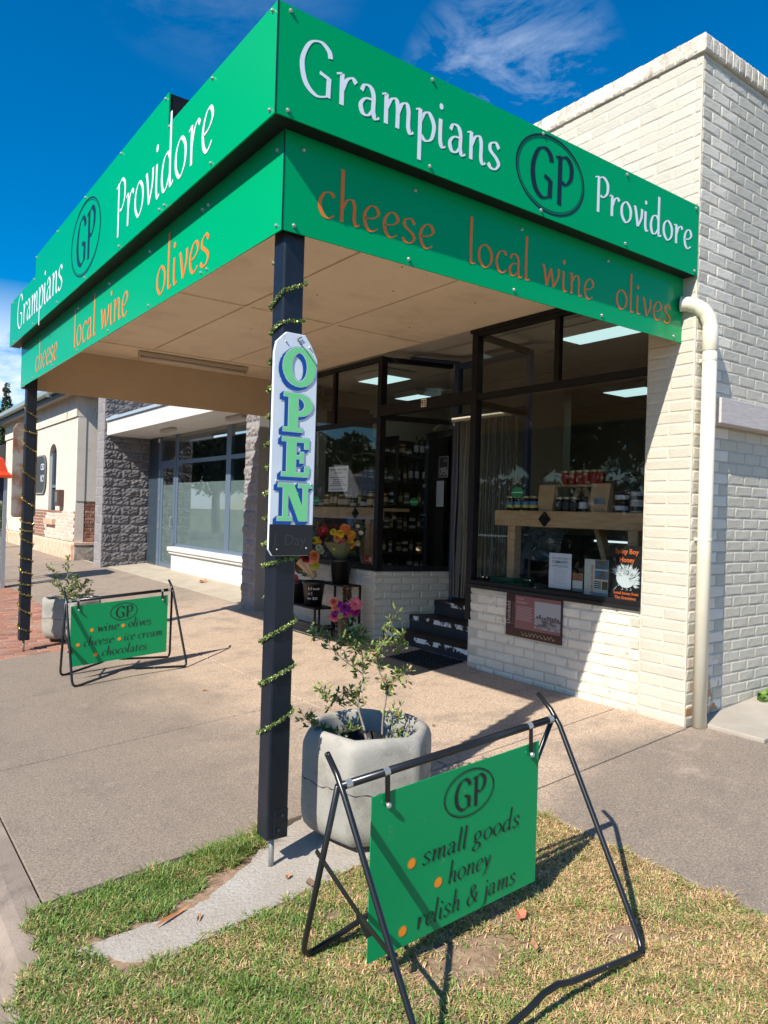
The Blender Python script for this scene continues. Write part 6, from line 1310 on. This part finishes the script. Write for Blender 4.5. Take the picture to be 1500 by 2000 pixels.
bucket('plain black bucket beside the post on the lower tier', 2.82, 4.68, .344, .12, .25); bucket('low black bucket on the footpath holding the pink and purple flowers', 2.85, 3.66, gz(2.85, 3.66), .09, .30)
def petals(kind, r, col, col2, seed):
    rr = random.Random(seed); b = MB(); m1 = mat('petal_%s' % col[0], col[1], .6); m2 = mat('petal_%s' % col2[0], col2[1], .6)
    rings = {'ball': 7, 'daisy': 2, 'star': 3}[kind]
    for k_ in range(rings):
        n = 12 if kind == 'ball' else 14; ph = R(-30+115*k_/(rings-1)) if kind == 'ball' else R(12+28*k_)
        if kind == 'ball' and k_ > 4: n = 7
        for j in range(n):
            a = 2*math.pi*(j+.5*(k_ % 2))/n+rr.uniform(-.1, .1); L = r*(1 if kind == 'ball' else 1-.25*k_)*rr.uniform(.9, 1.1); w_ = (.26 if kind == 'ball' else .17)*r*(1.3 if n == 7 else 1)
            d = Vector((math.cos(a)*math.cos(ph), math.sin(a)*math.cos(ph), math.sin(ph))); s_ = Vector((-math.sin(a), math.cos(a), 0)); up = s_.cross(d)
            s0 = .45 if kind == 'ball' else .1; b.cur = 0 if k_ < rings-2 or kind != 'ball' else 1
            b.add([d*L*s0-s_*w_*.5, d*L*.8-s_*w_-up*.0, d*L*1.02, d*L*.8+s_*w_, d*L*s0+s_*w_*.5], [(0, 1, 2, 3, 4)])
    b.cur = 1; b.ball((0, 0, 0), r*(.62 if kind == 'ball' else .22), 8, 5); return mesh_of('flower', b.v, b.f, [m1, m2], b.mi)
C = {'o': ('orange', (.75, .24, .03)), 'y': ('yellow', (.78, .55, .03)), 'a': ('apricot', (.80, .33, .16)), 'p': ('pink', (.72, .16, .20)), 'm': ('magenta', (.42, .02, .20)), 'v': ('violet', (.36, .04, .38)), 'c': ('crimson', (.30, .01, .02)), 'd': ('maroon', (.07, .006, .01)), 'l': ('lime', (.50, .52, .10)), 'w': ('white', (.62, .60, .48)), 'r': ('rust', (.22, .07, .02))}
FM = {}
def flower(parent, kind, c1, c2, r, P_, D_3, seed=0):
    key = (kind, c1, c2)
    if key not in FM: FM[key] = petals(kind, 1., C[c1], C[c2], len(FM))
    o = bpy.data.objects.new('flower', FM[key]); COL.objects.link(o); o.parent = parent
    q = Vector((0, 0, 1)).rotation_difference(Vector(D_3).normalized()); o.matrix_local = rootm(parent).inverted() @ (Matrix.Translation(P_) @ q.to_matrix().to_4x4() @ Matrix.Scale(r, 4)); return o
MWR = {'olive': mat('olive_wrapping_paper', (.09, .10, .045), .7), 'kraft': mat('kraft_wrapping', (.42, .27, .15), .7)}
MLF = [mat('bouquet_leaf', (.06, .10, .035), .5), mat('bouquet_leaf_dark', (.03, .05, .02), .5)]; MLB = [mat('blue_eucalyptus', (.12, .19, .21), .5), MLF[1]]; MRU = [mat('rust_foliage', (.16, .06, .02), .6), mat('brown_foliage', (.08, .035, .02), .6)]
Rv = Vector((RT.x, RT.y, 0)).normalized(); Fv = Vector((fw.x, fw.y, 0)).normalized(); SC = 1/217.
def bouquet(label, base, top, wrap, fl, leaves, seed, wr=.10):
    """base/top world points; fl = (dx px, dy px, kind, colour, colour2, r) around the top"""
    base, top = Vector(base), Vector(top); t = thing('bouquet', label, 'flowers', tuple(base), 0, 'bouquets in the buckets'); rr = random.Random(seed)
    for dx, dy, kd, c1, c2, r in fl:
        P_ = top+Rv*dx*SC*1.12+Vector((0, 0, -dy*SC))-Fv*(.05+rr.uniform(0, .05)); flower(t, kd, c1, c2, r*1.42, P_, Vector((0, 0, .55))-Fv+Rv*dx*.01)
    if wrap:
        d = (top-base).normalized(); s1 = d.orthogonal().normalized(); s2 = d.cross(s1); b = MB(); n = 14; e = base.lerp(top, .82)
        vs = [base+(s1*math.cos(a)+s2*math.sin(a))*.03 for a in [2*math.pi*i/n for i in range(n)]]+[e+(s1*math.cos(a)+s2*math.sin(a))*wr*rr.uniform(.85, 1.2)+d*rr.uniform(-.03, .05) for a in [2*math.pi*i/n for i in range(n)]]
        b.add(vs, [(i, (i+1) % n, n+(i+1) % n, n+i) for i in range(n)]); part('wrapping_paper', b, MWR[wrap], t)
    for lm, pts, rad, n_ in leaves: leaf_cloud('leaves', [tuple(top+Rv*x*SC+Vector((0, 0, -y*SC))+Fv*.03) for x, y in pts], [rad]*len(pts), n_, .022, lm, t, seed)
    return t
bouquet('yellow, orange and pink bouquet in olive paper on the upper tier', (3.04, 4.08, .85), (3.04, 4.08, 1.13), 'olive', [(8, -22, 'ball', 'o', 'a', .045), (22, -8, 'ball', 'o', 'y', .04), (-2, -10, 'ball', 'y', 'y', .034), (-18, -14, 'ball', 'y', 'l', .028), (-8, 3, 'ball', 'a', 'o', .036), (2, 10, 'ball', 'p', 'a', .035), (20, 14, 'ball', 'o', 'y', .04), (-13, 22, 'ball', 'y', 'y', .027), (36, 12, 'ball', 'w', 'y', .022), (10, 24, 'daisy', 'o', 'p', .035), (42, -14, 'daisy', 'w', 'l', .022), (35, -30, 'daisy', 'w', 'l', .018)], [(MLF, [(30, 0), (-20, 10), (40, -20), (30, 25)], .10, 420)], 1, .19)
bouquet('maroon and yellow bouquet with blue leaves behind the handwritten bucket', (2.86, 4.34, .55), (2.98, 4.38, 1.12), None, [(0, -16, 'daisy', 'c', 'o', .05), (26, -26, 'daisy', 'd', 'c', .04), (-18, 8, 'ball', 'y', 'l', .034), (-6, 6, 'ball', 'y', 'o', .03), (4, -2, 'ball', 'd', 'd', .04), (-8, 26, 'ball', 'w', 'l', .03), (-2, 34, 'ball', 'w', 'l', .025), (6, 10, 'daisy', 'd', 'd', .045)], [(MLB, [(-25, 5), (-12, -10), (-20, 18)], .09, 260), (MRU, [(-15, -22), (0, -25)], .07, 160), (MLF, [(5, 30), (-20, 40)], .09, 200)], 2)
bouquet('crimson bouquet in a kraft paper cone leaning over the lower tier', (2.82, 4.28, .66), (2.72, 4.40, .90), 'kraft', [(2, -12, 'ball', 'c', 'c', .05), (10, 2, 'ball', 'c', 'd', .045), (26, -2, 'ball', 'a', 'o', .05), (26, 6, 'ball', 'a', 'a', .045), (30, 22, 'ball', 'l', 'y', .038), (-6, -26, 'ball', 'y', 'l', .028), (12, 20, 'ball', 'l', 'c', .02)], [(MRU, [(0, -32), (12, -34), (6, -24)], .07, 240), (MLF, [(-22, 0), (-18, 18), (10, 30)], .10, 420)], 3, .10)
bouquet('dark red and pink flowers in the bucket beside the post', (2.82, 4.72, .50), (2.82, 4.74, .74), None, [(-6, -2, 'daisy', 'c', 'o', .045), (8, 0, 'daisy', 'r', 'r', .04), (-2, 26, 'ball', 'p', 'p', .045), (4, 38, 'ball', 'p', 'p', .042), (-6, 34, 'ball', 'p', 'm', .036)], [(MLF, [(-8, -20), (0, -12)], .08, 260), (MRU, [(10, 0)], .06, 100)], 4)
bouquet('pink, purple and peach bouquet in the low bucket on the footpath', (2.85, 3.66, .10), (2.85, 3.70, .42), 'kraft', [(-20, -6, 'ball', 'a', 'p', .042), (-16, 8, 'ball', 'a', 'a', .036), (-8, -2, 'ball', 'v', 'v', .032), (2, 6, 'ball', 'v', 'm', .042), (12, 8, 'ball', 'm', 'v', .04), (24, -4, 'daisy', 'p', 'm', .058), (24, 14, 'ball', 'm', 'm', .036), (-18, 26, 'ball', 'p', 'm', .042), (-16, 16, 'ball', 'v', 'v', .028), (4, 22, 'ball', 'p', 'm', .032), (-6, 24, 'ball', 'l', 'w', .026)], [(MRU, [(6, -26), (8, -14), (6, -34)], .05, 200), (MLF, [(10, 24), (24, 24), (-10, 34)], .07, 200)], 5, .10)

# ================================================================== GRASS
def grass():
    rg = np.random.default_rng(42)
    def inside(x, y):
        top = np.interp(x, [-1.1, -.80, -.73, -.69, -.53, -.27, .02, .2, .41, .75, 1.06, 1.09, 1.46], [.36, .30, -.08, -.22, -.24, -.21, -.19, -.19, -.16, -.15, -.13, .42, -.14])
        left = np.interp(y, [-7, -.14, -.03, .07, .36, .5], [-1.03, -1.07, -.99, -.92, -.93, -.93])
        wob = .018*np.sin(x*31)+.014*np.sin(x*67+1)+.01*np.sin(x*131)
        A = (y < top+wob) & (x > left+.02*np.sin(y*40)) & (x < 1.47+.02*np.sin(y*27)+.01*np.sin(y*80))
        A &= ~((x > 1.06) & (y > -.15) & (x > 1.14))
        st = np.interp(x, [-.9, -.81, -.62, -.42, -.27, -.15, .09, .22, .3], [.2, .12, .04, .05, .12, .2, .26, .36, .42])
        B = (y > st-.01+wob) & (y < .425+wob*.9) & (x > -.90) & (x < .24)
        return A | B, B
    N1 = 235000; x = rg.uniform(-1.1, 1.5, N1); y = rg.uniform(-2.15, .5, N1)
    N2 = 26000; x = np.r_[x, rg.uniform(-1.1, 1.5, N2)]; y = np.r_[y, rg.uniform(-6.0, -2.15, N2)]
    ins, B = inside(x, y); x, y, B = x[ins], y[ins], B[ins]
    nz = lambda s, p: .5+.25*np.sin(x*s+p)*np.cos(y*s*1.3-p)+.25*np.sin(x*s*2.3+y*s*1.7+p*2)
    dry = .34+.62*np.clip((x+.35)/1.2, 0, 1)+.55*(nz(5.1, 1.)-.5)+.55*(nz(17., 2.)-.5); dry -= .25*B; dry += .35*np.exp(-((x+.55)**2+(y-.17)**2)/.02)+.30*np.exp(-((x+.75)**2+(y-.02)**2)/.008)
    bare = .55*np.exp(-(((x-.95)/.22)**2+((y+1.25)/.09)**2))+.6*np.exp(-(((x-.15)/.10)**2+((y+.42)/.05)**2))+np.exp(-(((x+.62)/.10)**2+((y+.36)/.05)**2))*.6+np.exp(-(((x-.36)/.30)**2+((y+.98)/.16)**2))+.75*np.exp(-(((x-.05)/.12)**2+((y+1.45)/.08)**2))+.5*np.clip(nz(7.3, 4.)-.70, 0, 1)*3+.8*np.clip(nz(23., 6.)-.62, 0, 1)*2.2*(x > -.2)
    keep = rg.uniform(size=len(x)) > np.clip(bare*1.05, 0, .96); x, y, B, dry = x[keep], y[keep], B[keep], dry[keep]; n = len(x)
    isdry = rg.uniform(size=n) < dry
    h = np.where(isdry, rg.uniform(.007, .020, n), rg.uniform(.009, .026, n))*(1+.5*B*rg.uniform(0, 1, n)**2)*(.65+.7*nz(9., 5.)); h *= np.where((rg.uniform(size=n) < .02), 1.8, 1)
    edge = np.exp(-((x+.03)**2+(y-.36)**2)/.03)+np.exp(-((x-.16)**2+(y-.34)**2)/.02); h *= 1+1.1*edge; cl_ = (rg.uniform(size=n) < .5) & (nz(11., 8.) > .80); h = np.where(cl_, h*1.7, h)
    a = rg.uniform(0, 2*np.pi, n); lean = np.where(isdry, rg.uniform(.6, 2.2, n), rg.uniform(.3, 1.6, n)); w = rg.uniform(.0010, .0026, n)
    z = -.246+.07913*(np.maximum(x, -.85)-.092)+.004414*(y-.092)-.010; z = np.where(x < -.8, z+.012, z)
    dx, dy = np.cos(a), np.sin(a); px_, py_ = -dy*w, dx*w
    m1 = np.stack([x+dx*h*lean*.45, y+dy*h*lean*.45, z+h*.65], 1); tp = np.stack([x+dx*h*lean*1.2, y+dy*h*lean*1.2, z+h*np.where(isdry, .7, .95)], 1)
    base = np.stack([x, y, z], 1); pw = np.stack([px_, py_, np.zeros(n)], 1)
    V = np.stack([base-pw, base+pw, m1+pw*.8, m1-pw*.8, tp], 1).reshape(-1, 3)
    me = bpy.data.meshes.new('grass'); me.vertices.add(5*n); me.vertices.foreach_set('co', V.ravel())
    o5 = (np.arange(n)*5)[:, None]; L = np.concatenate([o5+np.array([0, 1, 2, 3]), o5+np.array([3, 2, 4])], 1).astype(np.int32)
    me.loops.add(7*n); me.loops.foreach_set('vertex_index', L.ravel()); me.polygons.add(2*n)
    ls = (np.arange(n)*7)[:, None]+np.array([0, 4]); me.polygons.foreach_set('loop_start', ls.ravel().astype(np.int32))
    for nm, c in (('grass_green', (.13, .23, .035)), ('grass_mid', (.085, .165, .025)), ('grass_yellow_green', (.24, .30, .06)), ('straw', (.66, .46, .24)), ('dead_grass', (.48, .28, .13))): me.materials.append(mat(nm, c, .55))
    mi = np.where(isdry, rg.choice([3, 4, 3, 2], n), rg.choice([0, 1, 0, 2], n)); me.polygons.foreach_set('material_index', np.repeat(mi, 2).astype(np.int32)); me.update(calc_edges=True)
    o = bpy.data.objects.new('grass', me); COL.objects.link(o); tag(o, 'mixed green and straw coloured lawn grass', 'grass', None, 'stuff')
grass()
# weeds at the foot of the side wall
wd_ = thing('weed_tuft', 'bright green weed at the foot of the side wall at the right edge', 'weed', (4.15, -.22, .06)); leaf_cloud('leaves', [(4.12, -.24, .10), (4.3, -.25, .12), (4.2, -.28, .08)], [.07, .10, .06], 200, .035, [mat('weed_leaf', (.12, .24, .03), .5), MLF[0]], wd_, 3)

# litter
M_DRY = mat('dry_brown_leaf', (.30, .13, .05), .7, (.42, .25, .12), 60.)
def litter(nm, label, x, y, L, w_, a, m_, cat='leaf', curl=.01, dz=.004):
    z = gz(x, y)+dz; c, s = math.cos(a), math.sin(a); b = MB(); P = [(-.5, 0, 0), (-.2, .5, curl), (.25, .42, curl*.6), (.5, 0, curl*1.5), (.25, -.42, curl*.7), (-.2, -.5, curl*.3), (0, 0, -.0)]
    b.add([(x+(u*L)*c-(v*w_)*s, y+(u*L)*s+(v*w_)*c, z+q+.001) for u, v, q in P], [(0, 1, 6), (1, 2, 6), (2, 3, 6), (3, 4, 6), (4, 5, 6), (5, 0, 6)]); return single(nm, b, m_, label, cat)
litter('bark_strip', 'long orange bark strip lying on the grey concrete strip', -.42, -.02, .20, .016, .35, mat('orange_bark', (.52, .22, .08), .8), 'bark')
litter('dry_leaf', 'small dark leaf lying on the grey concrete strip', -.34, -.10, .05, .012, .9, M_DRY)
litter('dry_leaf', 'brown leaf on the grey strip nearest the near post', .10, -.06, .035, .02, .4, M_DRY); litter('dry_leaf', 'crumbled brown patch on the grey strip beside the sign leg', .15, -.17, .06, .04, 1.2, mat('brown_crumb', (.2, .13, .08), .9))
litter('dry_leaf', 'pale pink leaf against the base of the near planter', .60, -.26, .09, .04, -.3, mat('pink_leaf', (.5, .27, .2), .8)); litter('dry_leaf', 'second curled leaf at the base of the near planter', .70, -.24, .07, .03, .6, M_DRY, curl=.02)
litter('brick_chip', 'red brick chip in the grass under the lawn sign', .68, -.94, .045, .045, .3, mat('brick_chip', (.48, .16, .09), .9), 'brick chip', .02, .012)
litter('dry_leaf', 'brown leaf in the dry grass in front of the lawn sign', .57, -1.11, .05, .03, 1.0, M_DRY, dz=.02); litter('dry_leaf', 'pale leaf in the lawn near the bottom edge', .42, -1.55, .05, .03, 2.0, M_DRY, dz=.02)
litter('dry_leaf', 'tiny leaf on the footpath near the middle', 1.9, 1.05, .04, .012, .3, M_DRY); litter('dry_leaf', 'tiny dark leaf on the sunlit footpath beside the steps', 2.35, 1.9, .03, .012, .8, M_DRY)
litter('dry_leaf', 'small dark leaf on the footpath near the distant sign', 1.0, 3.05, .06, .018, .1, M_DRY); litter('dry_leaf', 'brown leaf on the pale path below the white low wall', 3.7, 9.6, .20, .09, .5, M_DRY, curl=.05)
